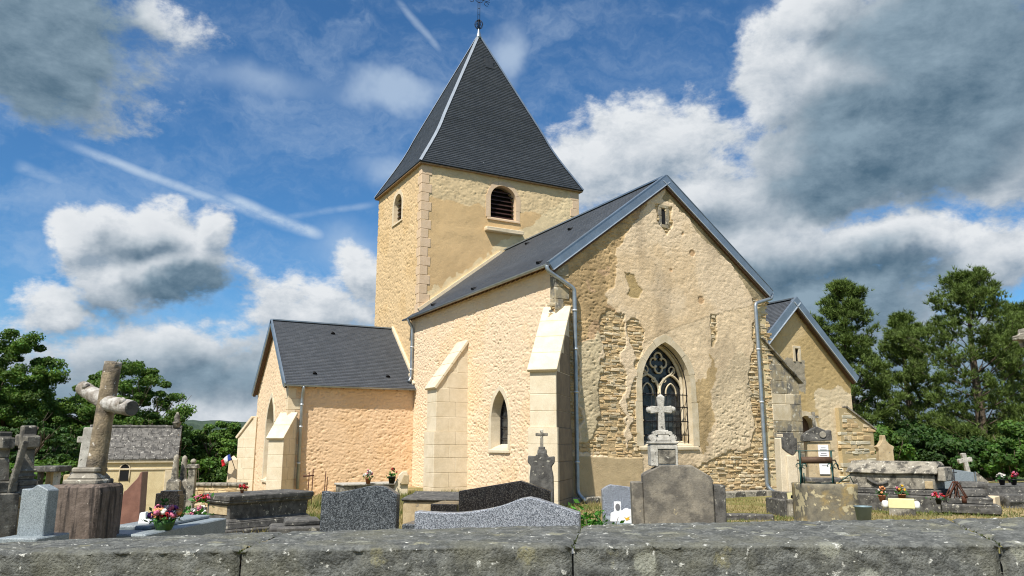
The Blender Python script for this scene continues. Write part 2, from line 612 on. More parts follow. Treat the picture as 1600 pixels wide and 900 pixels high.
def slate(name, c1, c2, w=0.19, h=0.095):
    m, n, b = start(name)
    uv = n.new('ShaderNodeUVMap').outputs[0]
    br = n.new('ShaderNodeTexBrick', offset=0.5)
    n.put(br.inputs['Vector'], uv)
    br.inputs['Color1'].default_value = (*c1, 1)
    br.inputs['Color2'].default_value = (*c2, 1)
    br.inputs['Mortar'].default_value = (0.018, 0.019, 0.022, 1)
    br.inputs['Scale'].default_value = 1.0
    br.inputs['Mortar Size'].default_value = 0.006
    br.inputs['Mortar Smooth'].default_value = 0.3
    br.inputs['Bias'].default_value = 0.0
    br.inputs['Brick Width'].default_value = w
    br.inputs['Row Height'].default_value = h
    p = coords(n, 'World')
    a = n.noise(p, 1.3, 5.0, 0.6)
    d = n.noise(p, 30.0, 3.0, 0.6)
    c = n.mix(n.ramp(a, 0.3, 0.7, 0.0, 0.4), br.outputs[0], n.mix(1.0, br.outputs[0], (0.62, 0.64, 0.68), 'MULTIPLY'))
    c = n.mix(n.ramp(d, 0.62, 0.75, 0.0, 0.35), c, (0.14, 0.14, 0.13))
    n.put(b.inputs['Base Color'], c)
    n.put(b.inputs['Roughness'], n.ramp(d, 0.3, 0.7, 0.42, 0.62))
    b.inputs['Specular IOR Level'].default_value = 0.42
    bump(n, b, n.m('SUBTRACT', n.m('MULTIPLY', d, 0.3), br.outputs['Fac']), 0.5, 0.006)
    return m

def foliage(name, translucent=0.35):
    m = bpy.data.materials.new(name)
    m.use_nodes = True
    nt = m.node_tree
    nt.nodes.clear()
    n = Nodes(nt)
    at_ = n.new('ShaderNodeAttribute', attribute_name='Col')
    d = n.new('ShaderNodeBsdfDiffuse')
    n.put(d.inputs[0], at_.outputs['Color'])
    t = n.new('ShaderNodeBsdfTranslucent')
    n.put(t.inputs[0], n.mix(1.0, at_.outputs['Color'], (1.0, 1.15, 0.45), 'MULTIPLY'))
    g = n.new('ShaderNodeBsdfGlossy')
    g.inputs['Roughness'].default_value = 0.6
    g.inputs[0].default_value = (0.6, 0.65, 0.6, 1)
    x = n.new('ShaderNodeMixShader')
    x.inputs[0].default_value = translucent
    nt.links.new(d.outputs[0], x.inputs[1]); nt.links.new(t.outputs[0], x.inputs[2])
    y = n.new('ShaderNodeMixShader')
    y.inputs[0].default_value = 0.025
    nt.links.new(x.outputs[0], y.inputs[1]); nt.links.new(g.outputs[0], y.inputs[2])
    o = n.new('ShaderNodeOutputMaterial')
    nt.links.new(y.outputs[0], o.inputs[0])
    return m

M = {}
M['wall'] = painted_wall('limewashed_wall', 30.0, 0.10, 0.6, 0.02)
M['ruin'] = painted_wall('weathered_wall', 30.0, 0.16, 0.7, 0.02)
M['ashlar'] = stone('pale_ashlar', (0.74, 0.62, 0.44), (0.66, 0.54, 0.37), 3.0, bump_s=0.25, bump_d=0.01, space='World', fine=40)
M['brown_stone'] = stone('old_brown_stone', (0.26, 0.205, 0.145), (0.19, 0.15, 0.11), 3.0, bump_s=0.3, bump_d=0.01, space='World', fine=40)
M['slate_plain'] = plain('slate_sheet', (0.05, 0.055, 0.062), 0.5, 0, 0.3)
M['ashlar_white'] = stone('white_ashlar', (0.70, 0.61, 0.46), (0.62, 0.53, 0.38), 3.0, bump_s=0.22, bump_d=0.01, space='World', fine=40)
M['quoin'] = stone('pink_quoin_stone', (0.68, 0.51, 0.35), (0.62, 0.46, 0.30), 4.0, bump_s=0.25, bump_d=0.01, space='World', fine=40)
M['surround'] = stone('window_surround_stone', (0.66, 0.57, 0.42), (0.54, 0.45, 0.30), 3.0, bump_s=0.3, bump_d=0.012, space='World', fine=45)
M['old_ashlar'] = stone('lichened_ashlar', (0.40, 0.33, 0.21), (0.28, 0.245, 0.175), 5.0, spots=(0.54, 0.50, 0.40), spot_scale=7, spot_cut=0.58, bump_s=0.5, space='World', blot=(0.17, 0.16, 0.14), blot_scale=2.2)
M['slate'] = slate('roof_slate', (0.058, 0.066, 0.078), (0.084, 0.093, 0.108))
M['zinc'] = plain('zinc_sheet', (0.30, 0.36, 0.42), 0.42, 0.75, 0.18, 2.5)
M['zinc_pipe'] = plain('zinc_pipe', (0.36, 0.40, 0.43), 0.40, 0.7, 0.25, 5.0)
M['zinc_bright'] = plain('bright_zinc_edge', (0.62, 0.66, 0.70), 0.4, 0.55, 0.15, 4.0)  # brighter copy of the zinc, sunlit edges put into the colour
M['timber'] = plain('dark_timber', (0.10, 0.055, 0.03), 0.7, 0, 0.4, 12.0)
M['eave_board'] = plain('eave_board', (0.34, 0.22, 0.12), 0.8, 0, 0.3, 9.0)
M['louvre'] = plain('louvre_slat', (0.055, 0.024, 0.018), 0.55, 0, 0.35, 14.0)
M['dark'] = plain('dark_interior', (0.006, 0.006, 0.007), 0.9, 0, 0.2)
M['iron'] = plain('wrought_iron', (0.012, 0.012, 0.016), 0.55, 0.4, 0.3, 20)
M['rust'] = plain('rusty_iron', (0.10, 0.035, 0.018), 0.85, 0.1, 0.5, 25, bump_s=0.4)
M['green_iron'] = plain('green_painted_iron', (0.010, 0.055, 0.045), 0.5, 0.1, 0.35, 25)
mg, ng, bg_ = start('leaded_glass')
pg = coords(ng)
ng.put(bg_.inputs['Base Color'], ng.mix(ng.ramp(ng.noise(pg, 6.0, 3.0), 0.35, 0.7), (0.012, 0.014, 0.018), (0.05, 0.055, 0.055)))
bg_.inputs['Roughness'].default_value = 0.22
bump(ng, bg_, ng.noise(pg, 9.0, 3.0), 0.35, 0.02)
M['glass'] = mg
M['pale_glass'] = plain('pale_reflecting_glass', (0.33, 0.27, 0.18), 0.35, 0, 0.4, 5.0, bump_s=0.2)  # pale tone is a reflection painted into the glass colour
M['leaf'] = foliage('leaves')
M['needle'] = foliage('pine_needles', 0.15)
M['bark'] = stone('bark', (0.075, 0.055, 0.038), (0.14, 0.11, 0.08), 10.0, bump_s=0.8, bump_d=0.04)
M['limestone'] = stone('old_limestone', (0.34, 0.31, 0.25), (0.22, 0.20, 0.165), 7.0, spots=(0.55, 0.52, 0.44), spot_cut=0.60, bump_s=0.6, blot=(0.075, 0.07, 0.06), blot_scale=4.0)
M['grey_stone'] = stone('grey_mossy_stone', (0.235, 0.22, 0.185), (0.13, 0.12, 0.10), 9.0, spots=(0.42, 0.40, 0.34), spot_cut=0.62, bump_s=0.7, blot=(0.06, 0.057, 0.05), blot_scale=5.0)
M['dark_limestone'] = stone('blackened_limestone', (0.13, 0.125, 0.115), (0.055, 0.053, 0.05), 8.0, spots=(0.38, 0.36, 0.30), spot_cut=0.61, bump_s=0.7)
M['tan_limestone'] = stone('tan_limestone', (0.50, 0.40, 0.25), (0.38, 0.29, 0.17), 6.0, spots=(0.2, 0.18, 0.15), spot_cut=0.62, bump_s=0.5)
M['streaked'] = stone('streaked_stone', (0.19, 0.15, 0.125), (0.11, 0.085, 0.07), 14.0, streak=(0.018, 0.016, 0.015), spots=(0.42, 0.38, 0.33), spot_scale=30, spot_cut=0.68, bump_s=0.5, blot=(0.135, 0.105, 0.085), blot_scale=4.0)
M['log'] = stone('cement_log', (0.33, 0.265, 0.175), (0.17, 0.135, 0.09), 9.0, spots=(0.60, 0.56, 0.50), spot_scale=12, spot_cut=0.61, bump_s=1.0, bump_d=0.03, blot=(0.12, 0.10, 0.075), blot_scale=4.0)
M['log_grey'] = stone('grey_cement_bark', (0.56, 0.54, 0.50), (0.27, 0.24, 0.21), 9.0, bump_s=1.0, bump_d=0.05, blot=(0.22, 0.19, 0.15), blot_scale=5.0)
M['cement'] = stone('stained_cement', (0.275, 0.245, 0.195), (0.165, 0.15, 0.125), 5.0, spots=(0.45, 0.38, 0.24), spot_scale=9, spot_cut=0.64, blot=(0.115, 0.105, 0.09), blot_scale=3.5, bump_s=0.6)
M['white_stone'] = stone('white_weathered_stone', (0.52, 0.50, 0.45), (0.31, 0.295, 0.26), 9.0, spots=(0.14, 0.13, 0.12), spot_scale=16, spot_cut=0.61, bump_s=0.6)
M['grey_granite'] = granite('grey_granite', (0.13, 0.145, 0.17), (0.36, 0.385, 0.43), (0.05, 0.055, 0.07), 190, 0.3)
M['blue_granite'] = granite('dark_blue_granite', (0.020, 0.023, 0.027), (0.085, 0.095, 0.105), (0.16, 0.175, 0.19), 150, 0.2)
M['black_granite'] = granite('black_granite', (0.010, 0.009, 0.009), (0.022, 0.020, 0.019), (0.06, 0.055, 0.05), 160, 0.12)
M['pale_granite'] = granite('pale_grey_granite', (0.19, 0.225, 0.24), (0.29, 0.33, 0.35), (0.13, 0.15, 0.17), 200, 0.45)
M['red_granite'] = stone('red_brown_granite', (0.25, 0.125, 0.09), (0.16, 0.075, 0.055), 5.0, 0.35, bump_s=0.25, fine=90, spec=0.5)
M['white'] = plain('white_ceramic', (0.80, 0.80, 0.80), 0.35, 0, 0.06)
M['soft_grey'] = plain('grey_print', (0.16, 0.16, 0.17), 0.6, 0, 0.3, 40)
M['cream'] = stone('cream_render', (0.66, 0.55, 0.33), (0.58, 0.47, 0.27), 3.0, bump_s=0.2, fine=30)
M['cream_box'] = plain('cream_plastic', (0.72, 0.66, 0.36), 0.5, 0, 0.08)
M['tile'] = stone('mossy_roof_stone', (0.19, 0.18, 0.165), (0.075, 0.072, 0.068), 7.0, spots=(0.42, 0.40, 0.36), spot_scale=11, spot_cut=0.60, bump_s=0.9, bump_d=0.05)
mc, n, b = start('lichened_coping')
p = coords(n)
a1, a2, a3 = n.noise(p, 5.0, 5.0, 0.62), n.noise(p, 26.0, 6.0, 0.66), n.noise(p, 150.0, 3.0, 0.6)
c = n.mix(n.ramp(a2, 0.36, 0.64), (0.175, 0.180, 0.168), (0.080, 0.084, 0.080))
c = n.mix(n.ramp(a1, 0.45, 0.66, 0.0, 0.7), c, (0.150, 0.148, 0.112))
vo = n.new('ShaderNodeTexVoronoi')
n.put(vo.inputs['Vector'], n.v('ADD', p, n.v('MULTIPLY', n.noise(p, 30.0, 3.0, 0.6, color=True), (0.05, 0.05, 0.05))))
vo.inputs['Scale'].default_value = 11.0
vs_ = n.new('ShaderNodeSeparateColor')
n.put(vs_.inputs[0], vo.outputs['Color'])
ros = n.m('MULTIPLY', n.ramp(vo.outputs['Distance'], 0.36, 0.24), n.ramp(vs_.outputs[0], 0.62, 0.66))
ros = n.m('MULTIPLY', ros, n.ramp(a3, 0.30, 0.55))
c = n.mix(n.m('MULTIPLY', ros, 0.75), c, n.mix(vs_.outputs[1], (0.36, 0.37, 0.32), (0.27, 0.25, 0.14)))
c = n.mix(n.ramp(n.noise(n.v('ADD', p, (2.0, 5.0, 1.0)), 46.0, 4.0, 0.6), 0.63, 0.68), c, (0.52, 0.52, 0.48))
c = n.mix(n.ramp(a3, 0.35, 0.65, 0.0, 0.55), c, n.mix(1.0, c, (0.45, 0.45, 0.44), 'MULTIPLY'))
n.put(b.inputs['Base Color'], c)
b.inputs['Roughness'].default_value = 0.92
b.inputs['Specular IOR Level'].default_value = 0.2
bump(n, b, n.m('ADD', n.m('MULTIPLY', a2, 0.8), n.m('MULTIPLY', a3, 0.5)), 1.0, 0.010)
M['coping'] = mc
M['bucket'] = plain('galvanised_bucket', (0.22, 0.30, 0.33), 0.5, 0.4, 0.2, 6)
M['red'] = plain('red_petals', (0.45, 0.012, 0.02), 0.6, 0, 0.3, 30)
M['pink'] = plain('pink_petals', (0.62, 0.16, 0.26), 0.6, 0, 0.35, 30)
M['purple'] = plain('purple_petals', (0.24, 0.06, 0.30), 0.6, 0, 0.3, 30)
M['whitep'] = plain('white_petals', (0.75, 0.72, 0.66), 0.6, 0, 0.1, 30)
M['yellow'] = plain('yellow_petals', (0.70, 0.42, 0.03), 0.6, 0, 0.25, 30)
M['peach'] = plain('peach_petals', (0.72, 0.32, 0.14), 0.6, 0, 0.25, 30)
M['green'] = plain('green_leaves', (0.035, 0.11, 0.02), 0.6, 0, 0.4, 30)
M['flag_blue'] = plain('blue_cloth', (0.012, 0.035, 0.20), 0.8, 0, 0.1)
M['flag_red'] = plain('red_cloth', (0.52, 0.012, 0.02), 0.8, 0, 0.1)
M['flag_white'] = plain('white_cloth', (0.75, 0.75, 0.75), 0.8, 0, 0.05)
M['terracotta'] = plain('terracotta', (0.30, 0.12, 0.06), 0.8, 0, 0.2)

# ------------------------------------------------------------------ ground and far land
def grid_sheet(name, xs, ys, zf, mat, smooth_=True):
    X, Y = np.meshgrid(xs, ys)
    Z = zf(X, Y)
    nx, ny = len(xs), len(ys)
    i = np.arange(ny - 1)[:, None] * nx + np.arange(nx - 1)[None, :]
    f = np.stack([i, i + 1, i + nx + 1, i + nx], -1).reshape(-1, 4)
    return link(name, raw_mesh(name, np.stack([X, Y, Z], -1).reshape(-1, 3), f, mat, smooth_))

mg, n, b = start('ground_earth')
p = coords(n, 'World')
a = n.noise(p, 0.55, 6.0, 0.6)
d = n.noise(p, 9.0, 6.0, 0.7)
c = n.mix(n.ramp(a, 0.40, 0.60), (0.36, 0.28, 0.15), (0.17, 0.17, 0.055))
c = n.mix(n.ramp(d, 0.35, 0.75, 0.0, 0.7), c, n.mix(1.0, c, (0.45, 0.42, 0.36), 'MULTIPLY'))
c = n.mix(n.ramp(n.noise(p, 40.0, 3.0, 0.6), 0.60, 0.70, 0.0, 0.6), c, (0.48, 0.42, 0.30))
far = n.v('DISTANCE', p, tuple(CAM))
c = n.mix(n.ramp(far, 42.0, 70.0), c, n.mix(a, (0.035, 0.06, 0.018), (0.07, 0.10, 0.03)))
n.put(b.inputs['Base Color'], c)
b.inputs['Roughness'].default_value = 0.95
b.inputs['Specular IOR Level'].default_value = 0.1
bump(n, b, d, 0.9, 0.05)
M['ground'] = mg

gx = np.concatenate([np.linspace(-1500, -120, 24)[:-1], np.linspace(-120, -30, 30)[:-1], np.linspace(-30, 40, 141)[:-1], np.linspace(40, 130, 30)[:-1], np.linspace(130, 1500, 24)])
gy = np.concatenate([np.linspace(-600, -60, 10)[:-1], np.linspace(-60, -25, 12)[:-1], np.linspace(-25, 40, 131)[:-1], np.linspace(40, 130, 30)[:-1], np.linspace(130, 2200, 36)])
g_o = grid_sheet('ground', gx, gy, lambda X, Y: ground_z(X, Y) + (fbm(X * 0.7, Y * 0.7, 5) - 0.5) * 0.10 * smooth(0, 6, np.hypot(X - CAM[0], Y - CAM[1]) - 1), M['ground'])
tag(g_o, 'dry grass and bare earth of the cemetery', kind='structure')

# wooded hills on the horizon
hv, hf, hc = [], [], []
nh = 260
for k in range(nh):
    ang = YAW + rad(-75 + 150 * k / (nh - 1))
    s_ = k / 13.0
    hgt = 34 + 30 * float(fbm(s_ * 0.5, 0.3, 3, 3)) + 5 * float(fbm(s_ * 9, 0.7, 9, 3)) - 14
    for (r_, z_) in ((1250, -60), (1400, hgt * 0.72), (1560, hgt), (1800, hgt * 0.4)):
        r2 = r_ + 26 * float(vnoise(s_ * 5, r_, 2))
        hv.append((CAM[0] + r2 * math.sin(ang), CAM[1] + r2 * math.cos(ang), z_ + 4 * float(vnoise(s_ * 14, r_, 4))))
for k in range(nh - 1):
    for j in range(3):
        q = k * 4 + j
        hf.append((q, q + 4, q + 5, q + 1))
mh, n, b = start('wooded_hill')
p = coords(n, 'World')
n.put(b.inputs['Base Color'], n.mix(n.ramp(n.noise(p, 0.03, 7.0, 0.7), 0.38, 0.62), (0.022, 0.045, 0.030), (0.055, 0.085, 0.05)))
b.inputs['Roughness'].default_value = 1.0
bump(n, b, n.noise(p, 0.05, 6.0, 0.7), 1.0, 12.0)
tag(link('hill', raw_mesh('hill', hv, hf, mh, True)), 'long wooded hill on the horizon', kind='structure')

# ------------------------------------------------------------------ church
church = empty('church', (0, 0, 0), 0, 'cream stone village church with slate roofs and square bell tower', 'church')
W, LEN = 8.25, 11.2                     # chancel width, length of its side wall
PIT = 0.76                              # chancel roof pitch
RZ = 9.90                               # its ridge
TX0, TX1, TY0, TY1, TZ = 0.12, 8.02, 10.73, 16.28, 13.22   # tower

def frame(o, u, nrm):
    o, u, nrm = Vector(o), Vector(u), Vector(nrm)
    return lambda a, b_, c_=0.0: o + u * a + Vector((0, 0, 1)) * b_ + nrm * c_

def wall_grid(name, o, u, nrm, width, zlo, top, mat, hole=None, disp=None, colf=None, res=0.03, parent=church):
    """a wall face as a fine grid: real relief, its own colours, openings cut out"""
    nu = max(2, int(width / res) + 1)
    us = np.linspace(0, width, nu)
    tops = np.array([top(x) for x in us]) if callable(top) else np.full(nu, float(top))
    vs = np.arange(zlo, tops.max() + res, res)
    U, V = np.meshgrid(us, vs)
    Vc = np.minimum(V, tops[None, :])
    dsp = disp(U, Vc) if disp else np.zeros_like(U)
    o, u, nrm = np.array(o, float), np.array(u, float), np.array(nrm, float)
    P = o + U[..., None] * u + Vc[..., None] * np.array([0, 0, 1.0]) + dsp[..., None] * nrm
    nv = len(vs)
    i = np.arange(nv - 1)[:, None] * nu + np.arange(nu - 1)[None, :]
    q = [i, i + 1, i + nu + 1, i + nu]
    if np.dot(np.cross(u, [0, 0, 1.0]), nrm) < 0:
        q = q[::-1]
    f = np.stack(q, -1)
    cu, cv = (U[:-1, :-1] + U[1:, 1:]) / 2, (Vc[:-1, :-1] + Vc[1:, 1:]) / 2
    keep = (Vc[1:, :-1] - Vc[:-1, :-1] > 1e-4) | (Vc[1:, 1:] - Vc[:-1, 1:] > 1e-4)
    if hole is not None:
        keep &= ~hole(cu, cv)
    f = f[keep].reshape(-1, 4)
    cl = colf(U, Vc) if colf else np.full(U.shape + (3,), 0.5)
    me = raw_mesh(name, P.reshape(-1, 3), f, mat, True, cl.reshape(-1, 3))
    return link(name, me, parent)

def arch(a, z0, zs, za, n=9):
    """outline of an arched opening about u=0: sill z0, springing zs, apex za"""
    h = za - zs
    R = (a * a + h * h) / (2 * a)
    th = math.atan2(h, R - a) if h <= R else math.pi / 2
    pts = [(-a, z0)]
    k = max(2, int((zs - z0) / 0.4))
    pts += [(-a, z0 + (zs - z0) * j / k) for j in range(1, k)]
    left = [(R - a - R * math.cos(th * j / n), zs + R * math.sin(th * j / n)) for j in range(n + 1)]
    pts += left
    pts += [(-x, z) for (x, z) in left[-2::-1]]
    pts += [(a, z0 + (zs - z0) * j / k) for j in range(k - 1, 0, -1)] + [(a, z0)]
    return pts

def offset_line(pts, d):
    out = []
    for i, (x, z) in enumerate(pts):
        x0, z0 = pts[max(i - 1, 0)]; x1, z1 = pts[min(i + 1, len(pts) - 1)]
        tx, tz = x1 - x0, z1 - z0
        l = math.hypot(tx, tz) or 1
        out.append((x - tz / l * d, z + tx / l * d))
    return out

def opening(parent, F, cx, a, z0, zs, za, depth, t, mat_s, mat_g, name='window', step=3, proud=0.015, sill=True, n=9):
    """pane at the back of a stone-lined arched opening, with its dressed stones one by one"""
    pr = arch(a, z0, zs, za, n)
    pane = raw_mesh(name, [F(cx + x, z, -depth) for (x, z) in pr], [tuple(range(len(pr)))], mat_g)
    po = link(name, pane, parent)
    v, f = [], []
    for (x, z) in pr:
        v += [F(cx + x, z, 0.0), F(cx + x, z, -depth - 0.02)]
    f = [(2 * i, 2 * i + 1, 2 * i + 3, 2 * i + 2) for i in range(len(pr) - 1)]
    link('reveal', raw_mesh('reveal', v, f, mat_s), po)
    ou = offset_line(pr, t)
    i = 0
    odd = 0
    while i < len(pr) - 1:
        j = min(i + step - (1 if step > 2 and odd % 2 and pr[i][1] < zs - 0.1 else 0), len(pr) - 1)
        tt = t * (1.0 if odd % 2 else 1.22)
        o2 = offset_line(pr, tt)
        vv = []
        for w in (proud + random.uniform(-.004, .006), -0.10):
            vv += [F(cx + pr[k][0], pr[k][1], w) for k in range(i, j + 1)]
            vv += [F(cx + o2[k][0], o2[k][1], w) for k in range(i, j + 1)]
        m = j - i + 1
        ff = []
        for k in range(m - 1):
            ff += [(k, k + 1, m + k + 1, m + k), (2 * m + k + 1, 2 * m + k, 3 * m + k, 3 * m + k + 1),
                   (m + k, m + k + 1, 3 * m + k + 1, 3 * m + k), (k + 1, k, 2 * m + k, 2 * m + k + 1)]
        ff += [(0, m, 3 * m, 2 * m), (2 * m - 1, m - 1, 3 * m - 1, 4 * m - 1)]
        cen = sum((Vector(q) for q in vv), Vector()) / len(vv)
        vv = [cen + (Vector(q) - cen) * 0.988 for q in vv]
        link('dressed_stone', raw_mesh('dressed_stone', vv, ff, mat_s), po)
        i = j; odd += 1
    if sill:
        vv = []
        for x in (-a - t * 0.9, a + t * 0.9):
            vv += [F(cx + x, z0 - 0.10, -0.06), F(cx + x, z0 - 0.10, 0.05), F(cx + x, z0 - 0.03, 0.05), F(cx + x, z0 + 0.04, -0.06)]
        for x in (-a + .004, a - .004):
            vv += [F(cx + x, z0 + 0.02, 0.0), F(cx + x, z0 + 0.16, -depth + .01), F(cx + x, z0 - 0.04, -depth + .01), F(cx + x, z0 - 0.04, 0.0)]
        link('sill', raw_mesh('sill', vv, [(0, 1, 5, 4), (1, 2, 6, 5), (2, 3, 7, 6), (0, 3, 2, 1), (4, 5, 6, 7), (3, 0, 4, 7),
                                            (8, 9, 13, 12), (8, 12, 15, 11), (10, 9, 13, 14)], mat_s), po)
    return po, pr

def hole_of(cx, a, z0, zs, za, grow=0.07):
    poly = [(cx + x, z) for (x, z) in offset_line(arch(a, z0, zs, za), grow)]
    poly[0] = (poly[0][0], z0 - 0.03); poly[-1] = (poly[-1][0], z0 - 0.03)
    return lambda u, v: inside(poly, u, v)

# --- relief and colour of the limewashed rubble
def lime_relief(seed, amp=0.05, ku=4.0):
    def f(u, v):
        wu = u + (fbm(u * 2, v * 2, seed + 50, 2) - .5) * 0.3
        h = 0.46 * fbm(wu * ku, v * ku * 2.3, seed, 2) + 0.34 * vnoise(wu * ku * 2.4, v * ku * 5.2, seed + 3) + 0.2 * vnoise(wu * ku * 5, v * ku * 9, seed + 6)
        pit = smooth(0.70, 0.86, vnoise(wu * ku * 1.9 + 7, v * ku * 4.4, seed + 9))
        pit = pit + 0.8 * smooth(0.76, 0.90, vnoise(u * ku * 3.1 + 3, v * ku * 6.0, seed + 19))
        soft = 0.35 + 0.9 * fbm(u * 0.5, v * 0.5, seed + 30, 3)
        return ((h - 0.5) * amp - pit * amp * 0.55) * np.clip(soft, 0.3, 1.1)
    return f

def tint(base, seed, var=0.10, other=None, k=0.8):
    base = np.array(base)
    def f(u, v):
        a_ = fbm(u * k, v * k, seed, 5)[..., None]
        b_ = fbm(u * 6, v * 9, seed + 5, 3)[..., None]
        c_ = base * (1 + (a_ - 0.5) * 2 * var) * (1 + (b_ - .5) * var)
        if other is not None:
            c_ = c_ + (np.array(other) - c_) * smooth(0.50, 0.68, a_) * 0.8
        return c_
    return f

# --- chancel: long side wall
SIDE = frame((0, LEN, 0), (0, -1, 0), (-1, 0, 0))     # u = LEN - y
sw = dict(cx=LEN - 3.37, a=0.56, z0=1.42, zs=2.30, za=3.24)
wall_grid('wall', (0, LEN, 0), (0, -1, 0), (-1, 0, 0), LEN, -0.5, 6.70, M['wall'],
          hole=hole_of(**sw), disp=lime_relief(11, 0.042, 6.0), colf=tint((0.745, 0.58, 0.405), 21, 0.10, (0.72, 0.53, 0.335)), res=0.024)
win, _ = opening(church, SIDE, sw['cx'], sw['a'], sw['z0'], sw['zs'], sw['za'], 0.36, 0.15, M['ashlar_white'], M['glass'], step=3)
fr = MB()
fr.tube([SIDE(sw['cx'] + x, z, -0.33) for (x, z) in arch(0.53, 1.45, 2.30, 3.2)], 0.025, 6)
for z in (1.75, 2.1, 2.45, 2.75):
    fr.tube([SIDE(sw['cx'] - .5, z, -0.32), SIDE(sw['cx'] + .5, z, -0.32)], 0.012, 5)
fr.tube([SIDE(sw['cx'], 1.45, -0.32), SIDE(sw['cx'], 3.15, -0.32)], 0.012, 5)
fr.build('glazing_bars', M['iron'], win)
# short return of the side wall beyond the tower's corner
MB().box(0.001, 0.14, LEN - 0.06, LEN, 2.0, 6.6).build('wall', M['ashlar'], church)
# far side and inner end of the chancel
MB().box(W - 0.4, W, 0.02, 10.7, -0.5, 6.6).build('wall', M['cream'], church)

# --- chancel: gable wall with lost render
GAB = frame((0, 0, 0), (1, 0, 0), (0, -1, 0))
GP = {
 'plinth': [(-.2, 1.25), (2.92, 1.22), (2.86, -0.6), (-.2, -0.6)],
 'strip1': [(-.1, 5.62), (0.76, 5.62), (0.74, 1.22), (-.1, 1.22)],
 'band': [(1.58, 5.31), (2.39, 5.51), (2.58, 4.81), (2.32, 4.04), (2.32, 2.92), (2.37, 1.65), (2.58, 1.2), (0.71, 1.22), (0.72, 1.65), (1.15, 1.61), (1.49, 2.18), (1.55, 3.45), (1.4, 3.53), (1.61, 4.0)],
 'nearwin': [(2.62, 5.2), (2.98, 5.27), (3.3, 4.86), (3.02, 4.08), (2.92, 1.65), (3.04, 1.18), (2.47, 1.18), (2.54, 2.56), (2.74, 4.06)],
 'pale1': [(0.94, 4.61), (1.52, 4.89), (1.55, 3.45), (1.49, 2.18), (1.15, 1.61), (0.87, 1.65), (0.82, 3.24)],
 'ochre': [(-0.3, 6.46), (-.3, 7), (3.41, 10), (3.91, 9.4), (2.74, 8.39), (2.3, 7.42), (2.12, 6.32), (1.81, 5.52), (2.62, 5.2), (1.56, 4.74), (0.78, 4.32), (-.1, 4.3)],
 'patch': [(2.43, 6.64), (2.79, 6.62), (3.09, 6.12), (2.88, 5.9), (2.48, 5.96), (2.66, 6.27)],
 'slit': [(3.76, 8.95), (4.4, 8.94), (4.43, 8.42), (4.1, 8.0), (3.76, 8.43)],
 'line': [(2.94, 4.45), (4.45, 5.14), (6.06, 5.63), (8.6, 6.4), (8.6, -0.6), (2.75, -0.6)],
 'rightrub': [(7.75, 6.24), (8.85, 6.33), (8.6, -0.6), (4.15, -0.6), (4.7, 0.72), (5.48, 1.04), (6.01, 1.17), (7.17, 1.46), (7.4, 2.26), (6.93, 2.65), (7.34, 3.48), (7.14, 3.88), (7.51, 4.52)],
 'thin': [(5.81, 5.55), (6.04, 5.61), (6.08, 5.05), (5.93, 4.53), (5.8, 4.52)],
 'redge': [(4.11, 9.9), (8.9, 6.43), (8.37, 6.07), (7.93, 6.04), (7.54, 6.54), (7.0, 7.03), (6.43, 7.61), (5.68, 7.95), (5.05, 8.72), (4.54, 8.96), (4.08, 9.21)],
 'tan': [(4.99, 3.39), (5.75, 4.22), (5.72, 2.63), (5.47, 1.65), (5.11, 1.18), (4.88, 1.65)],
 'pale2': [(5.78, 3.42), (6.82, 4.69), (7.41, 4.3), (7.13, 1.66), (6.01, 1.17), (5.23, 1.05), (5.75, 1.85)],
}
BARE = ('strip1', 'band', 'nearwin', 'slit', 'rightrub', 'thin')

def gmask(name, x, z, amp=0.34):
    xx = x + (fbm(x * 2.2, z * 2.2, 61, 4) - .5) * amp * 2
    zz = z + (fbm(x * 2.2, z * 2.2, 71, 4) - .5) * amp * 2
    if name in ('thin', 'slit', 'patch', 'plinth'):
        xx, zz = x + (xx - x) * 0.4, z + (zz - z) * 0.4
    return inside(GP[name], xx, zz)

def bare_mask(x, z):
    r = np.zeros(np.shape(x), bool)
    for k in BARE:
        r |= gmask(k, x, z)
    r &= ~gmask('pale1', x, z) & ~gmask('pale2', x, z)
    return r & ~((x < 3) & (z < 1.2))

SPOTS = [(5.15, 7.55, .11), (4.25, 6.9, .06), (5.42, 6.05, .13), (4.8, 8.15, .05)]
def gable_col(x, z):
    c = tint((0.725, 0.575, 0.395), 33, 0.09, (0.66, 0.495, 0.305), 0.6)(x, z)
    n1 = fbm(x * 5, z * 5, 35, 4)[..., None]
    def lay(m, base, var=0.25):
        nonlocal c
        cb = np.array(base) * (1 + (n1 - .5) * 2 * var)
        c = np.where(m[..., None], cb, c)
    lay(gmask('line', x, z, 0.06), (0.715, 0.56, 0.37), .18)
    lay(gmask('tan', x, z), (0.52, 0.38, 0.20), .2)
    lay(gmask('ochre', x, z), (0.52, 0.37, 0.195), .25)
    o2 = (fbm(x * 1.6, z * 1.6, 77, 4) > 0.60) & gmask('ochre', x, z)
    lay(o2, (0.56, 0.385, 0.225), .2)
    lay(gmask('pale1', x, z), (0.58, 0.48, 0.31), .25)
    lay(gmask('pale2', x, z), (0.69, 0.555, 0.37), .16)
    lay(gmask('patch', x, z), (0.45, 0.33, 0.16), .2)
    lay(gmask('redge', x, z, 0.2), (0.36, 0.29, 0.175), .3)
    for (sx, sz, r) in SPOTS:
        lay(np.hypot(x - sx, z - sz) < r * (0.75 + 0.5 * n1[..., 0]), (0.54, 0.36, 0.20), .15)
    lay(gmask('plinth', x, z, 0.05), (0.48, 0.37, 0.22), .16)
    lay(bare_mask(x, z), (0.55, 0.415, 0.235), .25)
    # rain stain below the window and damp at the foot
    return c * (1 - 0.22 * smooth(0.55, 0.75, fbm(x * 1.3, z * 0.5, 91, 4)))[..., None]

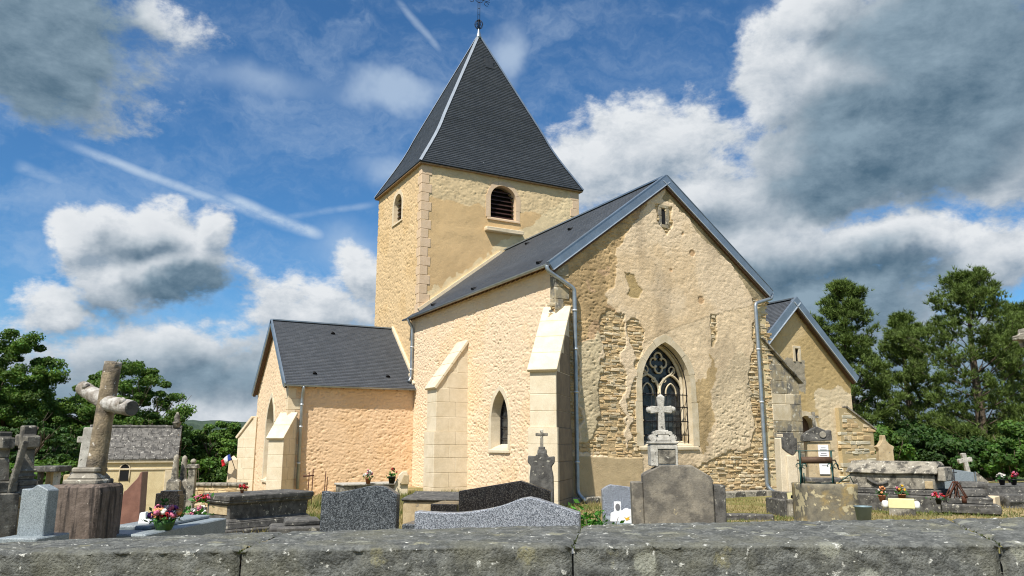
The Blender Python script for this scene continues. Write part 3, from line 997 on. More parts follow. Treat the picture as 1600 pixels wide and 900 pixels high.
def gable_disp(x, z):
    rough = lime_relief(41, 0.045, 5.5)(x, z)
    fine = (fbm(x * 8, z * 8, 43, 3) - .5) * 0.016
    oc = gmask('ochre', x, z)
    ln = gmask('line', x, z, 0.06)
    d = fine + np.where(oc, rough * 1.1 - 0.012, rough * 0.38) + np.where(ln & ~oc, 0.004, 0.012)
    p1 = gmask('pale1', x, z) | gmask('pale2', x, z)
    d = np.where(p1, rough * 0.8 + 0.01, d)
    d = np.where(gmask('patch', x, z) | gmask('redge', x, z, .2), d - 0.02, d)
    d = np.where(gmask('plinth', x, z, 0.05), 0.022 + fine * 0.6, d)
    d = np.where(bare_mask(x, z), -0.032 + rough * 0.7, d)
    for (sx, sz, r) in SPOTS:
        d = np.where(np.hypot(x - sx, z - sz) < r, d - 0.02, d)
    return d

gw = dict(cx=3.90, a=0.94, z0=1.52, zs=3.25, za=4.62)
h1 = hole_of(**gw)
gtop = lambda x: RZ - 0.12 - PIT * abs(x - W / 2)
go = wall_grid('wall', (0, 0, 0), (1, 0, 0), (0, -1, 0), W, -0.5, gtop, M['ruin'],
               hole=lambda u, v: h1(u, v) | ((np.abs(u - 4.05) < 0.09) & (np.abs(v - 8.61) < 0.24)), disp=gable_disp, colf=gable_col, res=0.026)
go['label'] = 'gable wall with patched render and bare rubble'

def rubble(parent, F, bounds, mask, pal, mat, rows=(0.055, 0.12), lens=(0.10, 0.34), seed=1, w0=-0.05, name='rubble'):
    """bare rubble: every stone a chamfered block bedded in the wall"""
    rn = random.Random(seed)
    V, Q, C, cand = [], [], [], []
    z = bounds[2]
    while z < bounds[3]:
        h = rn.uniform(*rows)
        x = bounds[0] - rn.random() * 0.3
        while x < bounds[1]:
            l = rn.uniform(*lens)
            cand.append((x + l / 2, z + h / 2, l, h))
            x += l
        z += h
    ca_ = np.array(cand)
    ok = mask(ca_[:, 0], ca_[:, 1])
    jit = np.random.default_rng(seed)
    for (cx, cz, l, h) in ca_[ok]:
        dep = 0.12
        v, _ = chamfer_arrays(l - 0.014, dep, h * rn.uniform(0.78, 0.95), min(0.018, h * 0.2))
        v = v + jit.uniform(-.012, .012, v.shape)
        ang = rn.uniform(-0.06, 0.06)
        out = rn.uniform(-0.030, 0.018)
        ca, sa = math.cos(ang), math.sin(ang)
        o = len(V)
        for q in v:
            uu, ww = q[0] * ca - q[2] * sa, q[0] * sa + q[2] * ca
            V.append(F(cx + uu, cz + ww, w0 + out - q[1] - dep / 2 + 0.04))
        base = np.array(rn.choice(pal)) * rn.uniform(0.82, 1.12)
        C += [base] * len(v)
        Q += [tuple(i + o for i in f) for f in _CF]
    me = raw_mesh(name, V, Q, mat, False, np.array(C))
    return tag(link(name, me, parent), 'bare rubble masonry where the render has fallen', kind='stuff')

PAL = [(0.60, 0.465, 0.275), (0.58, 0.435, 0.24), (0.62, 0.50, 0.33), (0.53, 0.39, 0.215), (0.56, 0.405, 0.225), (0.56, 0.47, 0.32)]
rubble(church, GAB, (0, W, -0.2, 9.2), lambda x, z: bare_mask(x, z) & ~h1(x, z) & ((x < 4.05 - .12) | (x > 4.05 + .12) | (z < 8.3)), PAL, M['ruin'], seed=3)
# slit under the ridge
sl = MB().box(3.96, 4.14, 0.03, 0.05, 8.36, 8.86).build('slit', M['dark'], church)
for (x0, x1, z0, z1) in ((3.85, 3.962, 8.35, 8.62), (3.83, 3.962, 8.63, 8.88), (4.138, 4.26, 8.36, 8.88), (3.86, 4.25, 8.885, 8.99), (3.88, 4.22, 8.24, 8.345)):
    MB().box(x0, x1, -0.012, 0.06, z0, z1).build('dressed_stone', M['old_ashlar'], sl, bevel=0.008)

# traceried window
win, pr = opening(church, GAB, gw['cx'], gw['a'], gw['z0'], gw['zs'], gw['za'], 0.42, 0.20, M['surround'], M['glass'], step=3)
tr = MB()
TW = -0.36
def tcurve(pts, r=0.045):
    tr.tube([GAB(gw['cx'] + x, z, TW) for (x, z) in pts], r, 6)
tcurve(arch(0.89, 1.6, 3.25, 4.56), 0.06)
tcurve([(0, 1.6), (0, 3.32)], 0.055)
for s in (-1, 1):
    tcurve([(s * 0.45 + x, z) for (x, z) in arch(0.44, 3.0, 3.1, 3.66)[1:-1]], 0.04)
    tcurve([(s * 0.45 + x, z) for (x, z) in arch(0.20, 2.95, 3.1, 3.40)[1:-1]], 0.025)
    tcurve([(0, 3.32), (s * 0.16, 3.52), (s * 0.44, 3.66), (s * 0.62, 3.86)], 0.035)
    for (cx_, cz_, r_) in ((s * 0.52, 3.80, 0.12), (s * .20, 3.50, .07)):
        tcurve([(cx_ + r_ * math.cos(k * math.pi / 5), cz_ + r_ * math.sin(k * math.pi / 5)) for k in range(11)], 0.022)
for k in range(4):
    q = k * math.pi / 2
    ox, oz = 0.17 * math.cos(q), 4.02 + 0.17 * math.sin(q)
    tcurve([(ox + 0.145 * math.cos(q + w), oz + 0.145 * math.sin(q + w)) for w in np.linspace(-2.3, 2.3, 12)], 0.032)
tr.build('tracery', M['surround'], win)
ib = MB()
for z in (1.85, 2.25, 2.68, 3.05):
    ib.tube([GAB(gw['cx'] - 0.93, z, -0.17), GAB(gw['cx'] + 0.93, z, -0.17)], 0.016, 5)
for x in np.linspace(-0.75, 0.75, 6):
    ib.tube([GAB(gw['cx'] + x, 1.6, -0.17), GAB(gw['cx'] + x, 3.1, -0.17)], 0.009, 5)
ib.tube([GAB(gw['cx'] + x, z, -0.17) for (x, z) in arch(0.90, 1.6, 3.25, 4.57)], 0.014, 5)
ib.build('iron_bars', M['iron'], win)

# grey quoins of the near corner, above the buttress
for k in range(6):
    l = 0.46 if k % 2 else 0.27
    z0 = 4.62 + k * 0.335
    link('quoin', chamfer_mesh('quoin', l, 0.30, 0.325, 0.012, M['old_ashlar']), church, (l / 2 - 0.010, 0.125, z0 + .16))

# --- tower
def tower_col(x, z):
    c = tint((0.61, 0.425, 0.22), 51, 0.10)(x, z)
    up = z + (fbm(x * 1.5, z * 1.5, 53, 3) - .5) * .5 > 11.75
    n1 = fbm(x * 5, z * 8, 55, 3)[..., None]
    cb = np.array((0.65, 0.50, 0.295)) * (1 + (n1 - .5) * .3)
    c = np.where(up[..., None], cb, c)
    mort = (z - (6.70 + PIT * (x + .1)) < 0.55 + (fbm(x * 3, z * 3, 57, 3) - .5) * 0.6)
    c = np.where(mort[..., None], np.array((0.70, 0.56, 0.34)) * (1 + (n1 - .5) * .25), c)
    return c
def tower_disp(x, z):
    rough = lime_relief(52, 0.042, 5.5)(x, z)
    up = smooth(11.6, 11.9, z + (fbm(x * 1.5, z * 1.5, 53, 3) - .5) * .5)
    return rough * (0.22 + 0.9 * up) + (fbm(x * 1.2, z * 1.2, 58, 3) - .5) * 0.05
TF = frame((TX0, TY0, 0), (1, 0, 0), (0, -1, 0))
tw = dict(cx=4.02 - TX0, a=0.64, z0=11.32, zs=12.22, za=12.86)
wall_grid('wall', (TX0, TY0, 0), (1, 0, 0), (0, -1, 0), TX1 - TX0, 3.0, TZ, M['wall'], hole=hole_of(**tw), disp=tower_disp, colf=tower_col, res=0.045)
TL = frame((TX0, TY1, 0), (0, -1, 0), (-1, 0, 0))
tl = dict(cx=TY1 - 13.55, a=0.50, z0=11.38, zs=12.18, za=12.68)
wall_grid('wall', (TX0, TY1, 0), (0, -1, 0), (-1, 0, 0), TY1 - TY0, 3.0, TZ, M['wall'], hole=hole_of(**tl), disp=lime_relief(62, 0.050, 5.5),
          colf=tint((0.65, 0.475, 0.27), 63, 0.12, (0.59, 0.415, 0.215)), res=0.038)
MB().box(TX0 + .05, TX1, TY1 - 0.05, TY1, 0, TZ).build('wall', M['cream'], church)
MB().box(TX1 - 0.05, TX1, TY0 + 0.05, TY1 - .06, 0, TZ).build('wall', M['cream'], church)

def louvred(F, d, depth, t, mat_s):
    po, pr_ = opening(church, F, d['cx'], d['a'], d['z0'], d['zs'], d['za'], depth, t, mat_s, M['dark'], name='belfry_opening', step=3)
    k = 0
    z = d['z0'] + 0.10
    while z < d['za'] - 0.12:
        a_ = d['a'] if z < d['zs'] else math.sqrt(max(0.01, d['a'] ** 2 - (z - d['zs']) ** 2))
        v = []
        for x in (-a_ + .01, a_ - .01):
            v += [F(d['cx'] + x, z, -depth + 0.24), F(d['cx'] + x, z + 0.035, -depth + 0.24), F(d['cx'] + x, z + 0.165, -depth + 0.05), F(d['cx'] + x, z + 0.13, -depth + 0.05)]
        link('louvre_slat', raw_mesh('louvre_slat', v, [(0, 1, 5, 4), (1, 2, 6, 5), (2, 3, 7, 6), (3, 0, 4, 7), (0, 3, 2, 1), (4, 5, 6, 7)], M['louvre']), po)
        z += 0.195
    return po
louvred(TF, tw, 0.45, 0.19, M['quoin'])
louvred(TL, tl, 0.40, 0.17, M['ashlar'])
link('string_course', MB().box(3.09, 4.93, TY0 - 0.24, TY0 + 0.05, 10.66, 10.84).mesh('string_course', M['ashlar'], bevel=0.02, cuts=1, rough=0.008), church)

for k in range(18):
    z0 = 6.05 + k * 0.395
    la, lb = (0.48, 0.30) if k % 2 else (0.36, 0.42)
    me = chamfer_mesh('quoin', la, lb, 0.385, 0.012, M['quoin'])
    link('quoin', me, church, (TX0 - 0.016 + la / 2, TY0 - 0.016 + lb / 2, z0 + 0.19))
    if z0 > 9.5:
        link('quoin', me, church, (TX1 + 0.016 - la / 2, TY0 - 0.016 + lb / 2, z0 + 0.19))

# --- roofs
def slate_strip(name, rows, parent=church, mat=None):
    """slate courses, each lapping over the one below; rows run from the eave up"""
    V, Q, UV = [], [], []
    vv = 0.0
    for i in range(len(rows) - 1):
        (L0, R0), (L1, R1) = rows[i], rows[i + 1]
        L0, R0, L1, R1 = map(Vector, (L0, R0, L1, R1))
        nrm = (R0 - L0).cross(L1 - L0).normalized()
        e = (R0 - L0).normalized()
        dl = (L1 - L0)
        sl = (dl - e * dl.dot(e)).length
        o = len(V)
        V += [L0, R0, L0 + nrm * 0.009, R0 + nrm * 0.009, R1 + nrm * 0.003, L1 + nrm * 0.003]
        org = Vector(rows[0][0])
        f = lambda P: (P - org).dot(e)
        UV += [(f(L0), vv), (f(R0), vv), (f(L0), vv + .004), (f(R0), vv + .004), (f(R1), vv + sl * .999), (f(L1), vv + sl * .999)]
        Q += [(o, o + 1, o + 3, o + 2), (o + 2, o + 3, o + 4, o + 5)]
        vv += sl
    return link(name, raw_mesh(name, V, np.array(Q), mat or M['slate'], False, None, UV), parent)

def lerp(a, b_, t):
    return tuple(a[i] + (b_[i] - a[i]) * t for i in range(3))

def slope(name, A, B, Cc, D, course=0.095, thick=0.07, parent=church):
    """A,B eave ends, D,C ridge ends (D above A)"""
    n_ = max(3, round((Vector(D) - Vector(A)).length / course))
    r = slate_strip(name, [(lerp(A, D, i / n_), lerp(B, Cc, i / n_)) for i in range(n_ + 1)], parent)
    nrm = (Vector(B) - Vector(A)).cross(Vector(D) - Vector(A)).normalized()
    v = [Vector(q) - nrm * 0.012 for q in (A, B, Cc, D)] + [Vector(q) - nrm * thick for q in (A, B, Cc, D)]
    link('roof_boarding', raw_mesh('roof_boarding', v, [(0, 1, 2, 3), (7, 6, 5, 4), (0, 4, 5, 1), (1, 5, 6, 2), (2, 6, 7, 3), (3, 7, 4, 0)], M['eave_board']), r)
    return r

def beam(p0, p1, w, h, mat, name, parent=church, up=None, bevel=0.0):
    """rectangular bar from p0 to p1; h measured along 'up'"""
    p0, p1 = Vector(p0), Vector(p1)
    t = (p1 - p0).normalized()
    up = Vector(up or (0, 0, 1))
    s_ = t.cross(up).normalized()
    u_ = s_.cross(t).normalized()
    v = []
    for p in (p0, p1):
        v += [p - s_ * w / 2 - u_ * h / 2, p + s_ * w / 2 - u_ * h / 2, p + s_ * w / 2 + u_ * h / 2, p - s_ * w / 2 + u_ * h / 2]
    m = MB().add(v, [(0, 1, 5, 4), (1, 2, 6, 5), (2, 3, 7, 6), (3, 0, 4, 7), (3, 2, 1, 0), (4, 5, 6, 7)])
    return m.build(name, mat, parent, bevel=bevel)

EO = 0.24                                     # eave overhang of the chancel
EZ = RZ - PIT * (W / 2 + EO)
YF = -0.05
r_ch = slope('roof', (-EO, 10.72, EZ), (-EO, YF, EZ), (W / 2, YF, RZ), (W / 2, 10.72, RZ))
slope('roof', (W + EO, YF, EZ), (W + EO, 10.72, EZ), (W / 2, 10.72, RZ), (W / 2, YF, RZ))
slope('roof', (-EO, 11.42, EZ), (-EO, 10.72, EZ), (TX0, 10.72, EZ + PIT * (EO + TX0)), (TX0, 11.42, EZ + PIT * (EO + TX0)))
beam((W / 2, YF, RZ + 0.02), (W / 2, 10.7, RZ + 0.02), 0.20, 0.05, M['zinc'], 'ridge_cap', r_ch)
# zinc verges of the gable
for s in (-1, 1):
    sl_ = Vector((s, 0, -PIT)).normalized()
    upv = Vector((s * PIT, 0, 1)).normalized()
    top = Vector((W / 2, YF - 0.04, RZ)) - upv * 0.085 + Vector((0, 0, .02))
    end = top + sl_ * ((W / 2 + EO) * math.sqrt(1 + PIT * PIT) + 0.02)
    beam(top, end, 0.08, 0.25, M['zinc'], 'verge_flashing', church, upv)
    beam(top - upv * 0.135 + Vector((0, -.008, 0)), end - upv * 0.135 + Vector((0, -.008, 0)), 0.10, 0.022, M['zinc_bright'], 'verge_drip', church, upv)  # lip in brighter zinc, edge highlight painted by its colour
    beam(top - upv * 0.18 + Vector((0, 0.03, 0)), end - upv * 0.18 + Vector((0, 0.03, 0)), 0.08, 0.06, M['timber'], 'verge_board', church, upv)
    beam(top + upv * 0.13 + Vector((0, 0.03, 0)), end + upv * 0.13 + Vector((0, 0.03, 0)), 0.17, 0.02, M['zinc'], 'verge_cap', church, upv)
MB().prism([(W / 2 - .20, RZ - .36), (W / 2, RZ - .21), (W / 2 + .20, RZ - .36), (W / 2 + .20, RZ - .09), (W / 2, RZ + .07), (W / 2 - .20, RZ - .09)], YF - .084, YF + .1).build('apex_flashing', M['zinc'], church)
# rafter ends
me_r = MB().box(-0.22, 0.03, -0.035, 0.035, -0.11, -0.02).xf(Matrix.Rotation(-math.atan(PIT), 4, 'Y')).mesh('rafter_end', M['timber'])
for k in range(36):
    link('rafter_end', me_r, church, (-0.01, 0.22 + k * 0.305, EZ + PIT * EO - 0.055))
def gutter(p0, p1, r=0.062):
    p0, p1 = Vector(p0), Vector(p1)
    t = (p1 - p0).normalized(); s_ = t.cross(Vector((0, 0, 1))).normalized()
    V, Q = [], []
    for p in (p0, p1):
        for rr in (r, r - 0.006):
            for k in range(9):
                w = math.pi + math.pi * k / 8
                V.append(p + s_ * math.cos(w) * rr + Vector((0, 0, 1)) * math.sin(w) * rr)
    for k in range(8):
        Q += [(k, k + 1, 19 + k, 18 + k), (9 + k + 1, 9 + k, 27 + k, 28 + k), (k, 9 + k, 10 + k, k + 1), (18 + k, 19 + k, 28 + k, 27 + k)]
    return link('gutter', raw_mesh('gutter', V, Q, M['zinc_pipe'], True), church)
gutter((-EO - 0.045, 11.40, EZ - 0.01), (-EO - 0.045, YF - .02, EZ - 0.01))
gutter((W + EO + 0.045, 0.4, EZ - 0.01), (W + EO + 0.045, YF - .04, EZ - 0.01))

def pipe(pts, r=0.060, collars=()):
    m = MB()
    P = [Vector(p) for p in pts]
    q = [P[0]]
    for i in range(1, len(P) - 1):
        a_, b_ = (P[i - 1] - P[i]).normalized(), (P[i + 1] - P[i]).normalized()
        for t in (0, .25, .5, .75, 1):
            q.append((P[i] + a_ * 0.11) * (1 - t) ** 2 + P[i] * 2 * t * (1 - t) + (P[i] + b_ * 0.11) * t * t)
    q.append(P[-1])
    m.tube(q, r, 12)
    o = m.build('downpipe', M['zinc_pipe'], church)
    for (x, y, z) in collars:
        MB().tube([(x, y, z - 0.03), (x, y, z + 0.03)], r + 0.012, 12).build('collar', M['zinc_bright'], o)
    return o
pipe([(-EO - .04, YF + .03, EZ - .04), (-EO - .04, YF + .02, EZ - .18), (0.56, -0.13, 5.93), (0.56, -0.13, 0.28), (0.66, -0.36, 0.06)],
     collars=[(0.56, -0.13, z) for z in (1.1, 3.0, 4.2, 5.3)])
pipe([(W + EO + .03, YF, EZ - .04), (W + EO + .03, YF - .02, EZ - .2), (7.66, -0.13, 6.12), (7.66, -0.13, 0.28), (7.78, -0.34, 0.06)],
     collars=[(7.66, -0.13, z) for z in (1.1, 2.9, 4.6)])
pipe([(-EO - .04, 10.78, EZ - .04), (-EO - .04, 10.78, EZ - .14), (-0.10, 10.80, EZ - .38), (-0.10, 10.80, 4.15), (-0.22, 10.74, 4.0)],
     collars=[(-0.10, 10.80, z) for z in (4.5, 5.4)])

def vents(pts, nrm, along):
    nrm, along = Vector(nrm).normalized(), Vector(along).normalized()
    dn = -along
    me = None
    for p in pts:
        p = Vector(p)
        s_ = nrm.cross(along).normalized()
        V = []
        for (a_, h_) in ((-.09, 0), (-.07, .06), (0, .09), (.07, .06), (.09, 0)):
            V.append(p + s_ * a_ + nrm * (h_ + .02))
        V.append(p + along * 0.22 + nrm * 0.02)
        link('roof_vent', raw_mesh('roof_vent', V, [(0, 1, 5), (1, 2, 5), (2, 3, 5), (3, 4, 5), (0, 4, 3, 2, 1)], M['dark']), church)
sn = (-PIT, 0, 1)
vents([(x, y, EZ + PIT * (x + EO)) for (x, y) in ((0.1, 9.2), (0.1, 5.6), (0.1, 1.1), (2.6, 3.2), (3.4, 7.6))], sn, (1, 0, PIT))

# spire with flared foot
SC = ((TX0 + TX1) / 2, (TY0 + TY1) / 2)
hx0, hy0 = (TX1 - TX0) / 2 + 0.17, (TY1 - TY0) / 2 + 0.17
SZ = 21.65
def flare(t):
    s0 = 0.955 * t
    return s0 + (1 - 0.955) * smooth(0.66, 1.0, np.array(t)) * 1.0 + 0.012 * math.sin(math.pi * min(1, max(0, (t - .66) / .34))) * -1.6
hgts = [1 - i / 84 for i in range(84)] + [0.010]
prof = [(float(flare(t)), SZ - (SZ - TZ - 0.04) * t) for t in hgts]
cor = [(-1, -1), (1, -1), (1, 1), (-1, 1)]
sp_o = None
for k in range(4):
    (ax, ay), (bx_, by_) = cor[k], cor[(k + 1) % 4]
    rows = [((SC[0] + ax * hx0 * s, SC[1] + ay * hy0 * s, z), (SC[0] + bx_ * hx0 * s, SC[1] + by_ * hy0 * s, z)) for (s, z) in prof]
    r_ = slate_strip('spire_roof', rows)
for (ax, ay) in cor:
    pts = [Vector((SC[0] + ax * hx0 * s, SC[1] + ay * hy0 * s, z)) for (s, z) in prof[::4] + prof[-1:]]
    V, Q = [], []
    for p in pts:
        o_ = Vector((ax, ay, 0)).normalized()
        tx, ty = Vector((-ax, 0, 0)), Vector((0, -ay, 0))
        V += [p + tx * 0.075 + Vector((0, ay * .035, .03)), p + o_ * 0.035 + Vector((0, 0, .06)), p + ty * 0.075 + Vector((ax * .035, 0, .03))]
    for i in range(len(pts) - 1):
        q = 3 * i
        Q += [(q, q + 1, q + 4, q + 3), (q + 1, q + 2, q + 5, q + 4)]
    link('hip_flashing', raw_mesh('hip_flashing', V, Q, M['zinc_bright'] if ax < 0 else M['zinc']), church)  # sun-side hips take the brighter zinc, their light put into the colour
MB().box(SC[0] - hx0 + .02, SC[0] + hx0 - .02, SC[1] - hy0 + .02, SC[1] + hy0 - .02, TZ - 0.03, TZ + 0.035).build('eave_board', M['eave_board'], church)
MB().box(SC[0] - hx0 + .0, SC[0] + hx0 - .0, SC[1] - hy0 + .0, SC[1] + hy0 - .0, TZ + 0.02, TZ + 0.05).build('eave_edge', M['dark'], church)
# hatch high on the spire and loose slates hooks
s_h = float(flare(0.24)); z_h = SZ - (SZ - TZ) * 0.24
MB().box(SC[0] + .05, SC[0] + .50, SC[1] - hy0 * s_h - 0.06, SC[1] - hy0 * s_h + .3, z_h - .05, z_h + .02).box(SC[0] + .05, SC[0] + .5, SC[1] - hy0 * s_h + .02, SC[1] - hy0 * s_h + .3, z_h, z_h + .5).build('roof_hatch', M['slate_plain'], church)
# finial
fo = MB().lathe([(0.16, 0), (0.13, .12), (.09, .3), (.05, .5), (.03, .56)], 10, (SC[0], SC[1], SZ - 0.22)).build('spire_cap', M['zinc'], church)
fi = MB()
fz = SZ + 0.34
for k in range(6):
    q = k * math.pi / 6
    fi.tube([(SC[0] + .21 * math.cos(w) * math.cos(q), SC[1] + .21 * math.cos(w) * math.sin(q), fz + .21 + .23 * math.sin(w)) for w in np.linspace(0, 2 * math.pi, 21)], 0.011, 5, False)
for s in (-.055, .055):
    fi.tube([(SC[0] + s, SC[1], fz), (SC[0] + s, SC[1], fz + 2.5)], 0.014, 5)
fi.tube([(SC[0], SC[1], fz - .1), (SC[0], SC[1], fz + .5)], 0.03, 6)
for z in (.75, 1.1, 1.45, 2.1):
    fi.tube([(SC[0] - .055, SC[1], fz + z), (SC[0] + .055, SC[1], fz + z)], 0.012, 5)
fi.tube([(SC[0] - .6, SC[1], fz + 1.62), (SC[0] + .6, SC[1], fz + 1.62)], 0.016, 5)
fi.tube([(SC[0] - .6, SC[1], fz + 1.74), (SC[0] + .6, SC[1], fz + 1.74)], 0.016, 5)
for s in (-1, 1):
    fi.tube([(SC[0] + s * (.42 + .12 * math.cos(w)), SC[1], fz + 1.46 + .10 * math.sin(w)) for w in np.linspace(0, 5.6, 14)], 0.013, 5)
fi.tube([(SC[0] + .25 * math.cos(w), SC[1], fz + 1.68 + .25 * math.sin(w)) for w in np.linspace(0, 2 * math.pi, 21)], 0.013, 5, False)
fi.build('iron_cross', M['iron'], church)

# --- north transept
XG, YA, YB = -4.90, 10.71, 16.60
YM = (YA + YB) / 2
TP = 0.89
TRZ = 6.52
TEO = 0.21
TEZ = TRZ - TP * ((YB - YA) / 2 + TEO)
TA = frame((XG, YA, 0), (1, 0, 0), (0, -1, 0))
wall_grid('wall', (XG, YA, 0), (1, 0, 0), (0, -1, 0), -XG + .0, -1.6, TEZ + TP * TEO - .05, M['wall'], disp=lime_relief(81, 0.042, 5.6),
          colf=tint((0.735, 0.525, 0.33), 83, 0.08, (0.70, 0.48, 0.28)), res=0.03)
TG = frame((XG, YB, 0), (0, -1, 0), (-1, 0, 0))
tg = dict(cx=(YB - YA) / 2, a=0.74, z0=0.20, zs=2.05, za=3.42)
wall_grid('wall', (XG, YB, 0), (0, -1, 0), (-1, 0, 0), YB - YA, -1.6, lambda u: TRZ - 0.1 - TP * abs(u - (YB - YA) / 2), M['wall'], hole=hole_of(**tg),
          disp=lime_relief(91, 0.040, 5.6), colf=tint((0.74, 0.56, 0.375), 93, 0.08), res=0.035)
MB().box(XG + .05, 0, YB - .05, YB, -1.6, 3.9).build('wall', M['cream'], church)
win, _ = opening(church, TG, tg['cx'], tg['a'], tg['z0'], tg['zs'], tg['za'], 0.30, 0.16, M['ashlar_white'], M['pale_glass'], step=3)
fr = MB()
for z in (0.6, 1.2, 1.8, 2.4):
    fr.tube([TG(tg['cx'] - .72, z, -.27), TG(tg['cx'] + .72, z, -.27)], 0.014, 5)
for x in (-.36, 0, .36):
    fr.tube([TG(tg['cx'] + x, .25, -.27), TG(tg['cx'] + x, 2.9, -.27)], 0.012, 5)
fr.build('glazing_bars', M['iron'], win)
for k in range(9):
    la, lb = (0.50, 0.28) if k % 2 else (0.30, 0.46)
    link('quoin', chamfer_mesh('quoin', la, lb, 0.40, 0.012, M['ashlar']), church, (XG - 0.012 + la / 2, YA - 0.012 + lb / 2, 0.15 + k * 0.41))
XV = XG - 0.17
r_t = slope('roof', (XV, YA - TEO, TEZ), (TX0 - .01, YA - TEO, TEZ), (TX0 - .01, YM, TRZ), (XV, YM, TRZ))
slope('roof', (TX0 - .01, YB + TEO, TEZ), (XV, YB + TEO, TEZ), (XV, YM, TRZ), (TX0 - .01, YM, TRZ))
beam((XV, YM, TRZ + .02), (TX0, YM, TRZ + .02), 0.18, 0.05, M['zinc'], 'ridge_cap', r_t)
for s in (-1, 1):
    sl_ = Vector((0, s, -TP)).normalized(); upv = Vector((0, s * TP, 1)).normalized()
    top = Vector((XV - 0.03, YM, TRZ)) - upv * 0.06 + Vector((0, 0, .02))
    end = top + sl_ * (((YB - YA) / 2 + TEO) * math.sqrt(1 + TP * TP))
    beam(top, end, 0.07, 0.20, M['zinc'], 'verge_flashing', church, upv)
    beam(top - upv * 0.12 + Vector((.07, 0, 0)), end - upv * 0.12 + Vector((.07, 0, 0)), 0.10, 0.04, M['timber'], 'verge_board', church, upv)
gutter((XV, YA - TEO - .045, TEZ - .01), (-0.02, YA - TEO - .045, TEZ - .01))
me_r = MB().box(-0.03, 0.03, -0.24, 0.03, -0.10, -0.02).xf(Matrix.Rotation(math.atan(TP), 4, 'X')).mesh('rafter_end', M['eave_board'])
for k in range(9):
    link('rafter_end', me_r, church, (XG + 0.45 + k * 0.53, YA + .01, TEZ + TP * TEO - .05))
pipe([(-4.42, YA - TEO - .04, TEZ - .05), (-4.42, YA - TEO - .04, TEZ - .16), (-4.42, YA - .12, TEZ - .45), (-4.42, YA - .12, 0.0)],
     collars=[(-4.42, YA - .12, z) for z in (0.9, 2.2, 3.0)])
vents([(x, y, TEZ + TP * (y - YA + TEO)) for (x, y) in ((-3.9, 11.0), (-1.0, 11.0), (-2.7, 13.1))], (0, -TP, 1), (0, 1, TP))
# mortar fillets where roofs meet walls
beam((TX0 - .03, 11.1, TEZ + TP * (11.1 - YA + TEO) + .06), (TX0 - .03, YM, TRZ + .06), 0.14, 0.12, M['ashlar'], 'mortar_fillet', church)
beam((-0.03, YA - .05, TEZ + TP * (TEO - .05) + .05), (-0.03, 11.15, TEZ + TP * (11.15 - YA + TEO) + .05), 0.10, 0.10, M['ashlar_white'], 'mortar_fillet', church)
beam((TX0 - .02, TY0 - .04, EZ + PIT * (EO + TX0) + .07), (3.9, TY0 - .04, EZ + PIT * (EO + 3.9) + .07), 0.12, 0.13, M['ashlar'], 'mortar_fillet', church)

# --- buttresses
def buttress(loc, rz, width, depth, zf, zb, mat, z0=-0.3, course=0.46, ledge=None, slabs=4, embed=0.35, ext=0.0, body=None):
    """stepped ashlar buttress; local -y points away from the wall"""
    core = MB().prism([(-depth + .012, z0), (embed, z0), (embed, zb), (0, zb - .05), (-depth + .012, zf - .05)], -width / 2 + .012, width / 2 - .012)
    core.xf(Matrix.Rotation(math.pi / 2, 4, 'Z') @ Matrix.Identity(4))
    core.v = [(-x, y, z) for (x, y, z) in core.v]
    bo = core.build('buttress', mat, church, loc, rz)
    z, k = z0, 0
    while z < zf - 0.06:
        h = min(course * random.uniform(0.9, 1.1), zf - 0.06 - z)
        if zf - .06 - z - h < 0.15:
            h = zf - .06 - z
        ex = 0.07 if (ledge and z + h / 2 < ledge) else 0.0
        sp = depth * (0.42 if k % 2 else 0.62) if not body else 0.10
        for (y0, y1) in ((-depth - ex, -depth + sp), (-depth + sp, embed)):
            mt_ = body if (body and y0 > -depth + .01) else mat
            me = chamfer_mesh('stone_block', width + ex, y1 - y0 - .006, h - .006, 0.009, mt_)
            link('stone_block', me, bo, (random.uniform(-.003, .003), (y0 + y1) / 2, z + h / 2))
        z += h; k += 1
    ang = math.atan2(zb - zf, depth)
    L = math.hypot(depth, zb - zf) + 0.12 + ext
    for i in range(slabs):
        me = chamfer_mesh('coping_slab', width + 0.10, L / slabs - .006, 0.10, 0.012, mat)
        o = link('coping_slab', me, bo)
        t = (i + 0.5) * L / slabs - 0.09
        o.location = (0, -depth + t * math.cos(ang) - .02 * math.sin(ang), zf + t * math.sin(ang) - .0 * math.cos(ang))
        o.rotation_euler = (ang, 0, 0)
    # stones of the raking part
    n_ = int((zb - zf) / 0.42)
    for i in range(n_):
        za_, zc = zf - .05 + i * (zb - zf) / n_, zf - .05 + (i + 1) * (zb - zf) / n_
        ya_ = -depth + (zc - zf + .05) / (zb - zf) * depth
        if embed - ya_ < 0.2:
            continue
        me = chamfer_mesh('stone_block', width, embed - ya_, zc - za_ - .006, 0.009, body or mat)
        link('stone_block', me, bo, (0, (embed + ya_) / 2, (za_ + zc) / 2))
    return bo
buttress((0, 6.12, 0), -math.pi / 2, 0.80, 1.15, 3.48, 5.06, M['ashlar_white'], ledge=2.2)
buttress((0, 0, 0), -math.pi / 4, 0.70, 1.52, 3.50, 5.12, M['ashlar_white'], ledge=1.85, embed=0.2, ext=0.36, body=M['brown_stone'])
buttress((XG, YA, 0), -math.pi / 4, 0.62, 0.62, 1.82, 2.52, M['ashlar_white'], z0=-1.5, slabs=2, embed=0.2, ext=0.2)
buttress((XG, YB, 0), -3 * math.pi / 4, 0.55, 0.66, 1.9, 2.7, M['ashlar_white'], z0=-1.8, slabs=2, embed=0.2)

